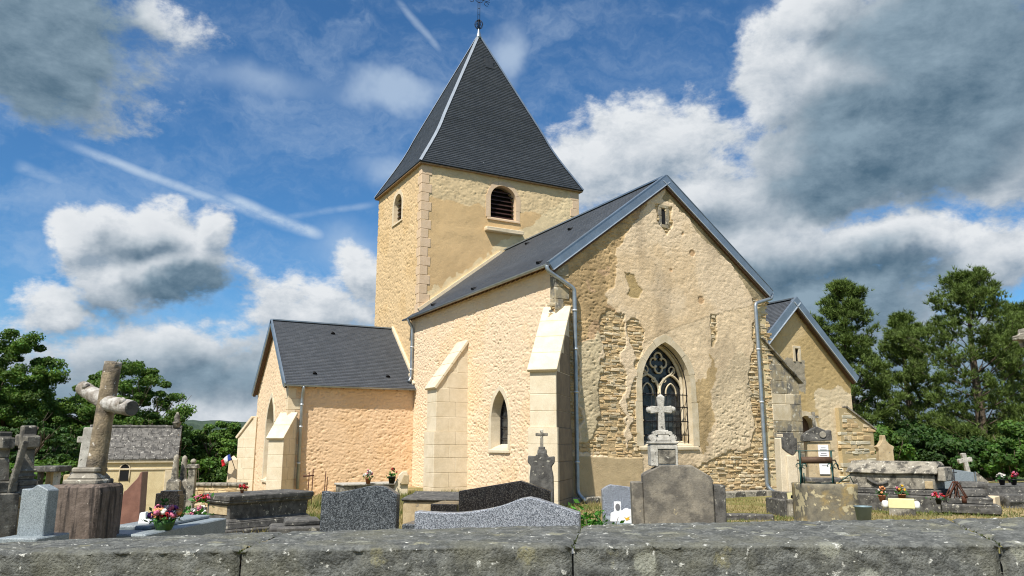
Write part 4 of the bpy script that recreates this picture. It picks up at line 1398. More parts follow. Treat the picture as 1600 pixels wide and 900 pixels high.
# flush buttress at the far corner of the gable
BX1 = 9.62
bz = lambda x: 5.02 - (x - 7.95) * 0.80
bo = MB().prism([(8.2, -.4), (BX1 - .03, -.4), (BX1 - .03, bz(BX1) - .1), (8.2, bz(8.2) - .1)], 0.03, 0.85).build('buttress', M['old_ashlar'], church)
z = -0.3
k = 0
while z < 4.6:
    h = random.choice((0.34, 0.42, 0.55))
    x = 8.262
    while x < BX1 - .1:
        l = random.uniform(0.4, 0.85)
        x1 = min(x + l, BX1)
        if BX1 - x1 < 0.25:
            x1 = BX1
        zt = z + h
        if bz(x1) - 0.12 > zt:
            m_ = M['old_ashlar'] if random.random() < .9 else M['surround']
            link('stone_block', chamfer_mesh('stone_block', x1 - x - .008, 0.86, h - .008, 0.012, m_), bo, ((x + x1) / 2, 0.42 + random.uniform(-.012, .008), z + h / 2))
        x = x1
    z += h
beam((7.95, .40, bz(7.95) + .0), (BX1 + 0.12, .40, bz(BX1 + .12)), 0.96, 0.045, M['limestone'], 'coping_slab', bo)

# --- side chapel
CY, CX0, CX1, CA = 1.32, 8.25, 13.88, 11.08
CRZ, CP = 6.80, 0.93
def chap_col(x, z):
    X = x + CX0
    c = tint((0.50, 0.37, 0.18), 101, 0.14, (0.56, 0.43, 0.24))(x, z)
    n1 = fbm(x * 5, z * 5, 103, 3)[..., None]
    wob = (fbm(x * 2, z * 2, 105, 4) - .5) * .6
    pale = (X + wob > 11.95) & (z + wob < 3.55)
    c = np.where(pale[..., None], np.array((0.66, 0.54, 0.36)) * (1 + (n1 - .5) * .2), c)
    gr = (np.abs(X - 10.9 + wob * .4) < .55) & (np.abs(z - 4.0 + wob) < .5)
    c = np.where(gr[..., None], np.array((0.33, 0.29, 0.22)) * (1 + (n1 - .5) * .4), c)
    return c
ch = dict(cx=11.32 - CX0, a=0.42, z0=-0.5, zs=2.12, za=2.58)
hc_ = hole_of(**ch)
wall_grid('wall', (CX0, CY, 0), (1, 0, 0), (0, -1, 0), CX1 - CX0, -0.6, lambda u: CRZ - .1 - CP * abs(u + CX0 - CA), M['ruin'],
          hole=lambda u, v: hc_(u, v) | ((np.abs(u + CX0 - 11.1) < .09) & (np.abs(v - 4.74) < .22)),
          disp=lambda u, v: lime_relief(107, 0.04, 4)(u, v) * .6, colf=chap_col, res=0.04)
CF_ = frame((CX0, CY, 0), (1, 0, 0), (0, -1, 0))
opening(church, CF_, ch['cx'], ch['a'], ch['z0'], ch['zs'], ch['za'], 0.25, 0.16, M['surround'], M['timber'], name='door', sill=False)
sl = MB().box(11.0, 11.2, CY + .05, CY + .07, 4.5, 4.98).build('slit', M['dark'], church)
for (x0, x1, z0, z1) in ((10.9, 11.01, 4.5, 4.98), (11.19, 11.3, 4.5, 4.98), (10.9, 11.3, 4.985, 5.08)):
    MB().box(x0, x1, CY - .03, CY + .06, z0, z1).build('dressed_stone', M['surround'], sl, bevel=0.008)
MB().box(CX1 - .3, CX1, CY + .03, 9.0, -.6, 4.1).build('wall', M['cream'], church)
CEZ = CRZ - CP * (CX1 - CA + .22)
slope('roof', (CX0 - .02, 9.0, CRZ - CP * (CA - CX0 + .02)), (CX0 - .02, CY - .14, CRZ - CP * (CA - CX0 + .02)), (CA, CY - .14, CRZ), (CA, 9.0, CRZ))
r_c = slope('roof', (CX1 + .22, CY - .14, CEZ), (CX1 + .22, 9.0, CEZ), (CA, 9.0, CRZ), (CA, CY - .14, CRZ))
beam((CA, CY - .14, CRZ + .02), (CA, 9.0, CRZ + .02), 0.18, 0.05, M['zinc'], 'ridge_cap', r_c)
for s in (-1, 1):
    sl_ = Vector((s, 0, -CP)).normalized(); upv = Vector((s * CP, 0, 1)).normalized()
    top = Vector((CA, CY - .18, CRZ)) - upv * 0.09 + Vector((0, 0, .02))
    end = top + sl_ * ((CX1 - CA + .22) * math.sqrt(1 + CP * CP)) if s > 0 else top + sl_ * ((CA - CX0) * math.sqrt(1 + CP * CP))
    beam(top, end, 0.09, 0.26, M['zinc'], 'verge_flashing', church, upv)
    beam(top - upv * 0.145 + Vector((0, -.01, 0)), end - upv * 0.145 + Vector((0, -.01, 0)), 0.12, 0.03, M['zinc_bright'], 'verge_drip', church, upv)  # chapel lip likewise, highlight painted by the brighter zinc
    beam(top - upv * 0.19 + Vector((0, .06, 0)), end - upv * 0.19 + Vector((0, .06, 0)), 0.13, 0.05, M['timber'], 'verge_board', church, upv)
MB().prism([(CA - .17, CRZ - .38), (CA, CRZ - .22), (CA + .17, CRZ - .38), (CA + .17, CRZ - .09), (CA, CRZ + .07), (CA - .17, CRZ - .09)], CY - .229, CY - .05).build('apex_flashing', M['zinc'], church)
# rough stone buttress of the chapel
b2 = MB().prism([(12.9, -.5), (14.72, -.5), (14.72, 2.17), (13.35, 2.88), (12.9, 2.88)], CY - 0.16, CY + 0.9).build('buttress', M['ruin'], church)
c_ = b2.data.color_attributes.new('Col', 'FLOAT_COLOR', 'POINT')
c_.data.foreach_set('color', np.tile([0.46, 0.36, 0.2, 1], len(b2.data.vertices)))
F2 = frame((0, CY - .16, 0), (1, 0, 0), (0, -1, 0))
top2 = lambda x: np.where(x < 13.35, 2.85, 2.85 - (x - 13.35) * 0.52)
rubble(b2, F2, (12.9, 14.72, -.3, 2.9), lambda x, z: (x > 12.98) & (x < 14.62) & (z < top2(x) - .05), PAL + [(0.55, 0.5, 0.38)] * 3, M['ruin'], rows=(.08, .2), lens=(.2, .6), seed=9, w0=-.02)
beam((13.3, CY + .36, 2.93), (14.86, CY + .36, 2.12), 1.15, 0.06, M['limestone'], 'coping_slab', b2)

# worn footing stones along the gable
for k in range(9):
    l = 0.9
    link('footing_stone', chamfer_mesh('footing_stone', l - .02, 0.34, 0.34, 0.03, M['limestone']), church, (0.75 + k * 0.9, -0.10 + random.uniform(-.02, .02), 0.0))

# ------------------------------------------------------------------ cemetery wall in front
def along(s, D, z):
    return Vector((CAM[0] + FH[0] * D + RH[0] * s, CAM[1] + FH[1] * D + RH[1] * s, z))
cwall = empty('cemetery_wall', tuple(along(0, 2.15, 0)), -YAW, 'low grey lichened cemetery wall with stone coping in the foreground', 'wall')
cwall['kind'] = 'thing'
zf_ = lambda s: np.interp(s, [-3, -1.25, -.65, 0, .63, 1.25, 3], [1.335, 1.343, 1.3517, 1.359, 1.3613, 1.3636, 1.366])
zb_ = lambda s: np.interp(s, [-3, -1.6, -.8, 0, .8, 1.6, 3], [1.29, 1.307, 1.338, 1.355, 1.3715, 1.3827, 1.39])
def coping_stone(s0, s1, k0, k1, seed):
    ns, nt = int((s1 - s0) / 0.009), 46
    prof = []                                     # (across 0..1, drop, out)
    for j in range(nt + 1):
        prof.append((1 - j / nt, 0.0))
    for j in range(1, 15):
        prof.append((0.0, -0.011 * j))
    P = np.array(prof)
    S = np.linspace(0, 1, ns + 1)
    J, I = np.meshgrid(np.arange(len(P)), np.arange(ns + 1), indexing='ij')
    t, dr = P[J, 0], P[J, 1]
    s = s0 + 0.002 + (s1 - s0 - 0.004) * S[I] + (k0 + (k1 - k0) * S[I]) * t
    D = 1.95 + 0.45 * t
    z = zf_(s) * (1 - t) + zb_(s) * t
    w = s * 1.0
    q = np.where(dr < 0, dr * 1.0, (t) * 0.45)
    rel = (fbm(w * 16, q * 16 + 9, seed, 4, .55) - .5) * 0.006 + (fbm(w * 70, q * 70, seed + 4, 3) - .5) * 0.006
    pit = smooth(0.66, 0.8, vnoise(w * 40, q * 48 + 5, seed + 8)) * 0.005
    rel = rel - pit
    top = dr == 0
    z = z + dr + np.where(top, rel, 0)
    D = D - np.where(top, 0, rel)
    # worn arrises at the front edge and at the joints
    ed = np.exp(-((t * 0.45) / 0.012) ** 2) * top
    z = z - ed * 0.006
    en = np.minimum(S[I], 1 - S[I]) * (s1 - s0)
    j_ = np.exp(-(en / 0.010) ** 2)
    z = z - np.where(top, j_ * 0.006, 0)
    D = D + np.where(top, 0, j_ * 0.012)
    X = s; Y = D - 2.15
    V = np.stack([X, Y, z], -1).reshape(-1, 3)
    n1 = ns + 1
    i = np.arange(len(P) - 1)[:, None] * n1 + np.arange(ns)[None, :]
    f = np.stack([i, i + n1, i + n1 + 1, i + 1], -1).reshape(-1, 4)
    me = raw_mesh('coping_stone', V, f, M['coping'], True)
    return link('coping_stone', me, cwall)
for i, (a, b_, k0, k1) in enumerate(((-6.0, -4.8, 0, 0), (-4.8, -3.6, 0, 0), (-3.6, -2.4, 0, 0), (-2.4, -1.42, 0, 0), (-1.42, -0.66, 0, -.02), (-0.66, 0.148, -.02, .06), (0.148, 1.19, .06, .13), (1.19, 2.2, .13, .0), (2.2, 3.5, 0, 0), (3.5, 4.7, 0, 0), (4.7, 6.0, 0, 0))):
    coping_stone(a, b_, k0, k1, 200 + i * 7)
MB().box(-6.0, 6.0, -0.17, 0.20, -0.3, 1.285).build('wall_core', M['coping'], cwall)
z = 1.2
for r_ in range(3):
    x = -5.8 - 0.1 * r_
    while x < 5.6:
        l = random.uniform(0.22, 0.48)
        link('wall_stone', chamfer_mesh('wall_stone', round(l, 1) - .015, 0.05, 0.17, 0.02, M['limestone']), cwall, (x + l / 2, -0.185, z - r_ * .185 - .03))
        x += round(l, 1)

# moss in the joints of the coping
rn = random.Random(77)
for (sj, dk) in ((-0.66, -.02), (0.148, .06), (1.19, .13), (-1.42, 0)):
    mv, mf, mc_ = [], [], []
    for k in range(45):
        t_ = rn.random() ** 1.4
        x = sj + dk * t_ + rn.gauss(0, .006)
        y = -.2 + .45 * t_ + rn.gauss(0, .004)
        z = float(zf_(x) * (1 - t_) + zb_(x) * t_) - .012 + rn.uniform(-.002, .004)
        for q in range(3):
            a = rn.uniform(0, 6.28); h = rn.uniform(.003, .010)
            o = len(mv)
            mv += [(x - .003 * math.cos(a), y - .003 * math.sin(a), z), (x + .003 * math.cos(a), y + .003 * math.sin(a), z), (x + rn.gauss(0, .003), y + rn.gauss(0, .003), z + h)]
            mf.append((o, o + 1, o + 2)); mc_ += [np.array((.07, .085, .03)) * rn.uniform(.6, 1.5)] * 3
    tag(link('moss', raw_mesh('moss', mv, mf, M['leaf'], False, np.array(mc_)), cwall), kind='stuff')

# ------------------------------------------------------------------ graves
class Tomb:
    kind = 'thing'
    def __init__(s, name, label, cat, cx, D, rel=0.0, group=None, kind_z=None):
        p = at(cx, 700, D)
        s.gz = float(ground_z(p.x, p.y)) if kind_z is None else kind_z
        s.cx, s.D, s.rel = cx, D, rel
        s.root = empty(name, (p.x, p.y, s.gz), -YAW + rel, label, cat, group)
        s.root['kind'] = 'thing'
    def L(s, px, py, dd=0.0):
        """photo pixel -> local (x, z) in the plane of the thing's front"""
        v = (450 - py) / FPX
        fh = math.cos(PITCH) - v * math.sin(PITCH)
        up = math.sin(PITCH) + v * math.cos(PITCH)
        D = s.D + dd
        return ((px - s.cx) / FPX / fh * D / math.cos(s.rel), CAM[2] + D * up / fh - s.gz)
    def z(s, py):
        return s.L(s.cx, py)[1]
    def x(s, px, py=720):
        return s.L(px, py)[0]
    def slab(s, name, pts, y0, y1, mat, bevel=0.008, **kw):
        m = MB().prism([s.L(*p) for p in pts], y0, y1)
        return m.build(name, mat, s.root, bevel=bevel, **kw)
    def part(s, name, mb, mat, parent=None, **kw):
        return mb.build(name, mat, parent or s.root, **kw)

def curve(pts, n=4):
    """Catmull-Rom through points"""
    out = []
    for i in range(len(pts) - 1):
        p0, p1, p2, p3 = pts[max(i - 1, 0)], pts[i], pts[i + 1], pts[min(i + 2, len(pts) - 1)]
        for k in range(n):
            t = k / n
            out.append(tuple(0.5 * (2 * p1[j] + (p2[j] - p0[j]) * t + (2 * p0[j] - 5 * p1[j] + 4 * p2[j] - p3[j]) * t * t + (3 * p1[j] - p0[j] - 3 * p2[j] + p3[j]) * t ** 3) for j in range(2)))
    return out + [pts[-1]]

def cross_mb(h, w, t, za, d, flare_=0.0, z0=0.0, c=(0, 0)):
    """latin cross, base at z0: height h, arm span w, bar t, arm height za, depth d"""
    f = flare_
    x, y = c
    pts = [(-t / 2 - f * .5, 0), (t / 2 + f * .5, 0), (t / 2, za - t / 2), (w / 2, za - t / 2 - f), (w / 2 + f, za), (w / 2, za + t / 2 + f), (t / 2, za + t / 2),
           (t / 2 + f, h - f), (0, h), (-t / 2 - f, h - f), (-t / 2, za + t / 2), (-w / 2, za + t / 2 + f), (-w / 2 - f, za), (-w / 2, za - t / 2 - f), (-t / 2, za - t / 2)]
    if f == 0:
        pts = [(-t / 2, 0), (t / 2, 0), (t / 2, za - t / 2), (w / 2, za - t / 2), (w / 2, za + t / 2), (t / 2, za + t / 2), (t / 2, h), (-t / 2, h), (-t / 2, za + t / 2), (-w / 2, za + t / 2), (-w / 2, za - t / 2), (-t / 2, za - t / 2)]
    return MB().prism([(x + a_, z0 + b_) for (a_, b_) in pts], y - d / 2, y + d / 2)

_bl = [Vector(q) for q in ((1, 0, 0), (-1, 0, 0), (0, 1, 0), (0, -1, 0), (0, 0, 1), (0, 0, -1))]
_bf = [(0, 2, 4), (2, 1, 4), (1, 3, 4), (3, 0, 4), (2, 0, 5), (1, 2, 5), (3, 1, 5), (0, 3, 5)]
def blooms(parent, c, spread, r, cols, n, rn, name='bloom'):
    """ruffled flower heads, each an object"""
    for k in range(n):
        mt = rn.choice(cols)
        m = MB()
        for j in range(9):
            d = Vector((rn.gauss(0, 1), rn.gauss(0, 1), rn.gauss(0, .8)))
            d.normalize()
            u = d.orthogonal().normalized() * r * .62
            w = d.cross(u).normalized() * r * .62
            p = d * r * rn.uniform(.35, .8)
            m.add([p + d * r * .25, p + u, p + w, p - u, p - w], [(0, 1, 2), (0, 2, 3), (0, 3, 4), (0, 4, 1), (4, 3, 2, 1)], True)
        o = m.build(name, M[mt], parent)
        while True:
            q = Vector((rn.uniform(-1, 1), rn.uniform(-1, 1), rn.uniform(-.35, 1)))
            if q.length < 1:
                break
        o.location = (c[0] + q.x * spread[0], c[1] + q.y * spread[1], c[2] + q.z * spread[2])

def leaves_mb(c, spread, n, size, rn, colr=(0.03, 0.10, 0.02)):
    V, F, C = [], [], []
    for k in range(n):
        q = Vector((rn.gauss(0, .5), rn.gauss(0, .5), rn.gauss(0, .5)))
        p = Vector((c[0] + q.x * spread[0], c[1] + q.y * spread[1], c[2] + q.z * spread[2]))
        d = Vector((rn.gauss(0, 1), rn.gauss(0, 1), rn.uniform(-.2, 1.3))).normalized()
        s_ = d.orthogonal().normalized()
        s_.rotate(Matrix.Rotation(rn.uniform(0, 6.28), 3, d))
        l = size * rn.uniform(.6, 1.3)
        o = len(V)
        V += [p, p + d * l * .5 + s_ * l * .26, p + d * l, p + d * l * .5 - s_ * l * .26]
        F.append((o, o + 1, o + 2, o + 3))
        C += [np.array(colr) * rn.uniform(.5, 1.9)] * 4
    return V, F, C

def greens(parent, c, spread, n, size, rn, colr=(0.03, 0.10, 0.02), name='foliage'):
    V, F, C = leaves_mb(c, spread, n, size, rn, colr)
    return link(name, raw_mesh(name, V, F, M['leaf'], False, np.array(C)), parent)

def flower_pot(label, cx, py, D, h, cols, n=7, pot='terracotta', r=0.03, group='pots of flowers on the graves', base=None, sp=None, rn_seed=1):
    """pot of flowers standing with its foot at height 'base' (world)"""
    p = at(cx, py, D)
    z0 = p.z if base is None else base
    t = empty('flower_pot', (p.x, p.y, z0), -YAW, label, 'flowers', group)
    rn = random.Random(rn_seed * 31 + int(cx))
    s = sp or h * 0.42
    MB().lathe([(h * .16, 0), (h * .24, h * .38), (h * .26, h * .38), (h * .26, h * .44), (h * .2, h * .44)], 12).build('pot', M[pot], t)
    greens(t, (0, 0, h * .5), (s, s, h * .2), 50, h * .22, rn, (.04, .13, .03))
    blooms(t, (0, 0, h * .72), (s, s, h * .3), r, cols, n, rn)
    return t

# --- left edge: two old crosses
t = Tomb('stone_cross', 'weathered stone cross on a pedestal cut by the left edge', 'cross', 2, 9.0, -0.55)
t.part('pedestal', MB().box(-.22, .22, -.2, .2, -.2, t.z(770), (.03, .03)).box(-.17, .17, -.15, .15, t.z(770), t.z(752)), M['grey_stone'], bevel=0.015)
t.part('shaft', MB().box(-.10, .10, -.09, .09, t.z(752), t.z(716), (.02, .02)), M['grey_stone'], bevel=0.012)
t.part('cross_head', cross_mb(.30, .30, .13, .17, .15, z0=t.z(716)), M['grey_stone'], bevel=0.015)
t = Tomb('stone_cross', 'tall leaning stone cross with ringed shaft beside pale granite stele', 'cross', 43, 9.4, -0.75)
t.root.rotation_euler = (0.02, 0.05, -YAW - 0.75)
t.part('pedestal', MB().box(-.24, .24, -.24, .24, -.3, t.z(790), (.05, .05)).box(-.19, .19, -.19, .19, t.z(790), t.z(770), (-.02, -.02)), M['tan_limestone'], bevel=0.015, cuts=1, rough=0.012)
t.part('moulded_base', MB().box(-.15, .15, -.15, .15, t.z(770), t.z(757), (.02, .02)).box(-.12, .12, -.12, .12, t.z(757), t.z(748)), M['grey_stone'], bevel=0.012)
sh = t.part('shaft', MB().box(-.10, .10, -.09, .09, t.z(748), t.z(702), (.025, .02)), M['grey_stone'], bevel=0.01)
for py in (744, 736):
    MB().box(-.115, .115, -.105, .105, t.z(py), t.z(py - 4)).build('ring', M['grey_stone'], sh, bevel=0.01)
t.part('cross_head', cross_mb(t.z(665) - t.z(702), .46, .14, .10, .15, z0=t.z(702)), M['grey_stone'], bevel=0.015)
# raking stone slab
t = Tomb('stone_slab', 'long thin pale stone slab leaning against the tall ringed cross', 'slab', 24, 9.0, 0.0)
t.slab('slab', [(2, 870), (15, 870), (26, 775), (41, 690), (38, 688), (21, 765)], -.05, .05, M['grey_stone'], bevel=.01)
# small table-like monument behind
t = Tomb('stone_canopy', 'small dark stone canopy on two posts near the trees', 'monument', 83, 14.0, 0.1)
t.part('roof_slab', MB().box(t.x(62), t.x(103), -.3, .3, t.z(737), t.z(728)), M['dark_limestone'], bevel=0.015)
for (a, b_, mm) in ((67, 72, 'dark_limestone'), (90, 97, 'white_stone')):
    t.part('post', MB().box(t.x(a), t.x(b_), -.06, .06, -.3, t.z(737)), M[mm], bevel=0.01)
t.part('back_post', MB().box(t.x(72), t.x(80), .12, .24, -.3, t.z(737)), M['tan_limestone'], bevel=0.01)
t.part('plinth', MB().box(t.x(58), t.x(106), -.32, .32, -.4, t.z(790)), M['limestone'], bevel=0.02)

# pale granite stele
t = Tomb('headstone', 'small pale grey granite headstone with pitched top', 'headstone', 66, 6.9, -0.08)
t.slab('stele', [(40, 850), (40, 764), (54, 765), (66, 757), (84, 766), (84, 850)], 0, .15, M['pale_granite'])
t.part('base', MB().box(t.x(28), t.x(92), -.14, .3, -.2, t.z(838)), M['pale_granite'], bevel=0.01)

# log cross on a rounded block
t = Tomb('log_cross_tomb', 'leaning cement log cross on a streaked brown stone block', 'tomb', 122, 7.4, 0.0)
bw = t.x(162) - t.x(82)
t.part('block', MB().box(-bw / 2, bw / 2, 0, .50, -.3, t.z(757)), M['streaked'], bevel=0.07, seg=3, cuts=2, rough=0.006)
bm_ = MB()
zt = t.z(757)
bm_.box(-.165, .165, .085, .415, zt - .01, zt + .04).box(-.15, .15, .10, .40, zt + .04, zt + .10, (.04, .04)).box(-.118, .118, .132, .368, zt + .10, zt + .15)
t.part('moulded_base', bm_, M['limestone'], bevel=0.014)
inv = (Matrix.Translation(t.root.location) @ Matrix.Rotation(-YAW, 4, 'Z')).inverted()
P0, P1 = inv @ at(148, 742, 7.68), inv @ at(177, 566, 7.70)
m_ = MB()
m_.tube([P0.lerp(P1, k / 9) + Vector((random.uniform(-.003, .003), random.uniform(-.003, .003), 0)) for k in range(10)], [.094, .092, .086, .088, .084, .086, .083, .081, .082, .079], 18)
lg = t.part('shaft', m_, M['log'])
MB().tube([P1 + (P0 - P1).normalized() * .06, P1 + (P1 - P0).normalized() * .004], .081, 18).build('bark_end', M['log_grey'], lg)
A0, A1 = inv @ at(129, 606, 7.95), inv @ at(206, 638, 7.44)
ctr = P0.lerp(P1, .63)
for (q, nm) in ((A0, 'arm'), (A1, 'arm')):
    pts_ = [ctr.lerp(q, k / 6) for k in range(7)]
    ar = t.part(nm, MB().tube(pts_, [.080, .082, .076, .081, .074, .078, .072], 16), M['log_grey'])
    MB().tube([q - (q - ctr).normalized() * .003, q + (q - ctr).normalized() * .006], .068, 16).build('arm_end', M['dark_limestone'], ar)
    kn = q.lerp(ctr, .25) + Vector((0, -.05, .045))
    MB().tube([kn, kn + Vector((0, -.03, .03))], [.04, .02], 8).build('knot', M['log_grey'], ar)

# carved broken stele behind the log cross
t = Tomb('carved_stele', 'pale carved stele with broken cross behind the log cross', 'monument', 138, 12.5, 0.2)
t.part('pedestal', MB().box(-.30, .30, -.2, .2, -.3, t.z(760)).box(-.24, .24, -.18, .18, t.z(760), t.z(738), (.06, .04)), M['dark_limestone'], bevel=0.02, cuts=1, rough=.014)
t.part('shaft', MB().box(-.11, .11, -.08, .08, t.z(738), t.z(668), (.03, .01)), M['white_stone'], bevel=0.012)
t.part('arm_stub', MB().box(-.16, .16, -.07, .07, t.z(692), t.z(682)), M['white_stone'], bevel=0.012)
t.part('side_stone', MB().box(t.x(112), t.x(121), -.15, .1, -.3, t.z(741)), M['tan_limestone'], bevel=0.012)

# --- funerary chapel
t = Tomb('mausoleum', 'small cream funerary chapel with mossy stone roof among the trees', 'mausoleum', 222, 26.0, 0.36)
xl, xr = t.x(150), t.x(268)
ze, zr = t.z(718), t.z(667)
dp = 1.9
t.part('wall', MB().prism([(xl, -.4), (xr, -.4), (xr, ze), (xl, ze)], 0.0, dp), M['cream'])
t.part('gable', MB().add([(xr, 0, ze - .02), (xr, dp, ze - .02), (xr, dp / 2, zr - .06), (xr - .1, 0, ze - .02), (xr - .1, dp, ze - .02), (xr - .1, dp / 2, zr - .06)], [(0, 1, 2), (5, 4, 3), (0, 2, 5, 3), (1, 4, 5, 2)]), M['cream'])
t.part('cornice', MB().box(xl - .05, xr + .05, -.07, dp + .07, ze - .11, ze), M['surround'], bevel=0.015)
t.part('frieze', MB().box(xl - .02, xr + .02, -.03, dp + .03, ze - .34, ze - .28), M['surround'], bevel=0.01)
rf = empty('roof', (0, 0, 0)); rf.parent = t.root
rn = random.Random(4)
for side in (0, 1):
    nr = 9
    for i in range(nr):
        f0, f1 = i / nr, (i + 1) / nr
        x = xl - .1
        while x < xr + .1:
            l = rn.uniform(.16, .34)
            x2 = min(x + l, xr + .1)
            y0, z0 = -.1 + (dp / 2 + .1) * f0, ze + (zr - ze) * f0
            y1, z1 = -.1 + (dp / 2 + .1) * (f1 + .04), ze + (zr - ze) * (f1 + .04)
            if side:
                y0, y1 = dp - y0, dp - y1
            e = rn.uniform(.02, .05)
            v = [(x, y0, z0), (x2 - .012, y0, z0), (x2 - .012, y1, z1), (x, y1, z1)]
            v += [(a_, b_, c_ + e) for (a_, b_, c_) in v]
            m_ = MB().add(v, [(3, 2, 1, 0), (4, 5, 6, 7), (0, 1, 5, 4), (1, 2, 6, 5), (2, 3, 7, 6), (3, 0, 4, 7)])
            link('roof_stone', m_.mesh('roof_stone', M['tile']), rf)
            x = x2
t.part('ridge', MB().box(xl - .1, xr + .1, dp / 2 - .07, dp / 2 + .07, zr - .02, zr + .07), M['tile'], bevel=0.02)
t.part('finial', MB().lathe([(.14, 0), (.12, .12), (.16, .14), (.08, .22), (.10, .34), (.04, .5), (.01, .52)], 8, (t.x(264), dp / 2, zr + .02)), M['limestone'])
t.part('pilaster', MB().box(xr - .28, xr + .03, -.05, .02, -.4, ze - .36), M['surround'], bevel=0.012)
wn = t.part('window', MB().prism([(t.x(202) + x, z) for (x, z) in arch(.135, t.z(751), t.z(733), t.z(725))], -.012, 0.02), M['dark'])
MB().tube([(t.x(202) + x, -.01, z) for (x, z) in arch(.15, t.z(751), t.z(733), t.z(724))], .022, 6).build('window_frame', M['surround'], wn)

# --- red granite stele with its slab
t = Tomb('headstone', 'sail-shaped red brown granite headstone', 'headstone', 217, 9.2, -0.05)
t.slab('stele', curve([(197, 850), (198, 776), (203, 766), (212, 755), (219, 747), (223, 738)], 3) + [(226, 737), (229, 850)], 0, .14, M['red_granite'], bevel=.006)
t = Tomb('grave_slab', 'polished grey granite grave slab below the red headstone', 'grave', 240, 8.3, -0.1)
t.part('slab', MB().box(t.x(190), t.x(283), -.5, 1.2, -.1, t.z(826)), M['pale_granite'], bevel=0.012)
t.part('upper_slab', MB().box(t.x(196), t.x(256), -.1, 1.15, t.z(826), t.z(820)), M['pale_granite'], bevel=0.01)
sz = t.z(820) + t.gz
p = at(226, 822, 8.4)
t2 = empty('ornament', (p.x, p.y, sz), -YAW, 'white ceramic grave ornament beside the flower basket', 'ornament')
link('figure', MB().prism([(-.06, 0), (.065, 0), (.06, .03), (.02, .055), (.015, .125), (-.05, .115)], -.035, .035).mesh('figure', M['white'], bevel=0.012, seg=2), t2)
rn = random.Random(12)
p = at(256, 826, 8.2)
t2 = empty('flower_basket', (p.x, p.y, t.z(826) + t.gz), -YAW, 'green basket of pink, purple and peach flowers on the grey grave slab', 'flowers')
MB().lathe([(.075, 0), (.10, .06), (.105, .09), (.09, .09)], 14).build('basket', M['green'], t2)
greens(t2, (0, 0, .11), (.17, .12, .06), 130, .06, rn, (.05, .14, .03))
blooms(t2, (0, -.02, .15), (.19, .13, .08), .044, ['pink', 'purple', 'pink', 'peach', 'whitep', 'red'], 26, rn)
greens(t2, (0, 0, .25), (.03, .03, .06), 24, .05, rn)

# --- black granite stele
t = Tomb('headstone', 'black granite headstone with stepped top behind the flower basket', 'headstone', 268, 11.0, -0.05)
t.slab('stele', [(247, 850), (249, 771), (256, 771), (256, 767), (284, 767), (284, 773), (287, 773), (287, 850)], 0, .16, M['black_granite'])
t.part('slab', MB().box(t.x(262), t.x(322), -1.3, -.05, -.1, t.z(812)), M['black_granite'], bevel=0.01)
t.part('slab_scroll', MB().prism([(t.x(296), t.z(812)), (t.x(306), t.z(812)), (t.x(303), t.z(800)), (t.x(308), t.z(790)), (t.x(298), t.z(792)), (t.x(299), t.z(803))], -.5, -.4), M['grey_granite'], bevel=0.006)
rn = random.Random(5)
for (cx, py, D, cols, n, lab) in ((314, 782, 12.5, ['pink', 'red', 'pink'], 14, 'red and pink artificial flowers above the black slab'), (311, 806, 10.2, ['whitep', 'whitep', 'pink'], 16, 'bunch of white flowers on the black slab')):
    p = at(cx, py, D)
    gz_ = float(ground_z(p.x, p.y))
    t2 = empty('bouquet', (p.x, p.y, gz_), -YAW, lab, 'flowers', 'bouquets by the black grave')
    hh = p.z - gz_
    MB().lathe([(.07, 0), (.09, hh * .5), (.10, hh * .85), (.08, hh * .85)], 10).build('vase', M['dark_limestone'], t2)
    greens(t2, (0, 0, hh), (.14, .12, .08), 70, .08, rn, (0.05, .15, .03))
    blooms(t2, (0, 0, hh + .03), (.13, .1, .09), .036, cols, n, rn)

# --- far boundary wall, old columns, obelisk and flag
t = Tomb('boundary_wall', 'low old stone wall at the far side of the cemetery', 'wall', 320, 27.0, 0.0)
t.part('wall_body', MB().box(t.x(262), t.x(385), 0, .4, -.5, t.z(760)), M['tan_limestone'])
F3 = lambda a_, b_, c_=0.0: Vector((a_, -c_, b_))
V_ = rubble(t.root, F3, (t.x(262), t.x(385), -.2, t.z(762)), lambda x, z: np.ones(np.shape(x), bool), PAL, M['ruin'], rows=(.09, .16), lens=(.18, .4), seed=21, w0=-.01)
for k in range(5):
    a = t.x(262) + k * (t.x(385) - t.x(262)) / 5
    link('coping_stone', chamfer_mesh('coping_stone', (t.x(385) - t.x(262)) / 5 - .012, .52, .10, .02, M['limestone']), t.root, (a + (t.x(385) - t.x(262)) / 10, .2, t.z(757)))
for (cx, top, D, lab) in ((277, 712, 24.5, 'taller carved stone column left of two near the far wall'), (290, 714, 24.8, 'slender carved stone column right of two near the far wall')):
    t = Tomb('stone_column', lab, 'column', cx, D, 0.2, 'old carved columns by the far wall')
    t.part('base', MB().lathe([(.19, -.2), (.19, t.z(752)), (.12, t.z(748))], sq=True), M['limestone'], bevel=0.015)
    zs_ = [t.z(750) + (t.z(top) - t.z(750)) * k / 12 for k in range(13)]
    t.part('shaft', MB().lathe([(.105 + .014 * (k % 2) - .003 * k, z) for k, z in enumerate(zs_)] + [(.02, zs_[-1] + .05)], 9), M['limestone'])
t = Tomb('stone_cross', 'small grey pillar with stubby cross top by the far wall', 'cross', 304, 23.0, 0.1)
t.part('pillar', MB().box(-.10, .10, -.1, .1, -.2, t.z(732)), M['limestone'], bevel=0.015)
t.part('capital', MB().box(-.17, .17, -.13, .13, t.z(732), t.z(725), (.03, .03)), M['limestone'], bevel=0.015)
t.part('knob', MB().lathe([(.04, 0), (.09, .06), (.07, .12), (.02, .15)], 8, (0, 0, t.z(725))), M['limestone'])
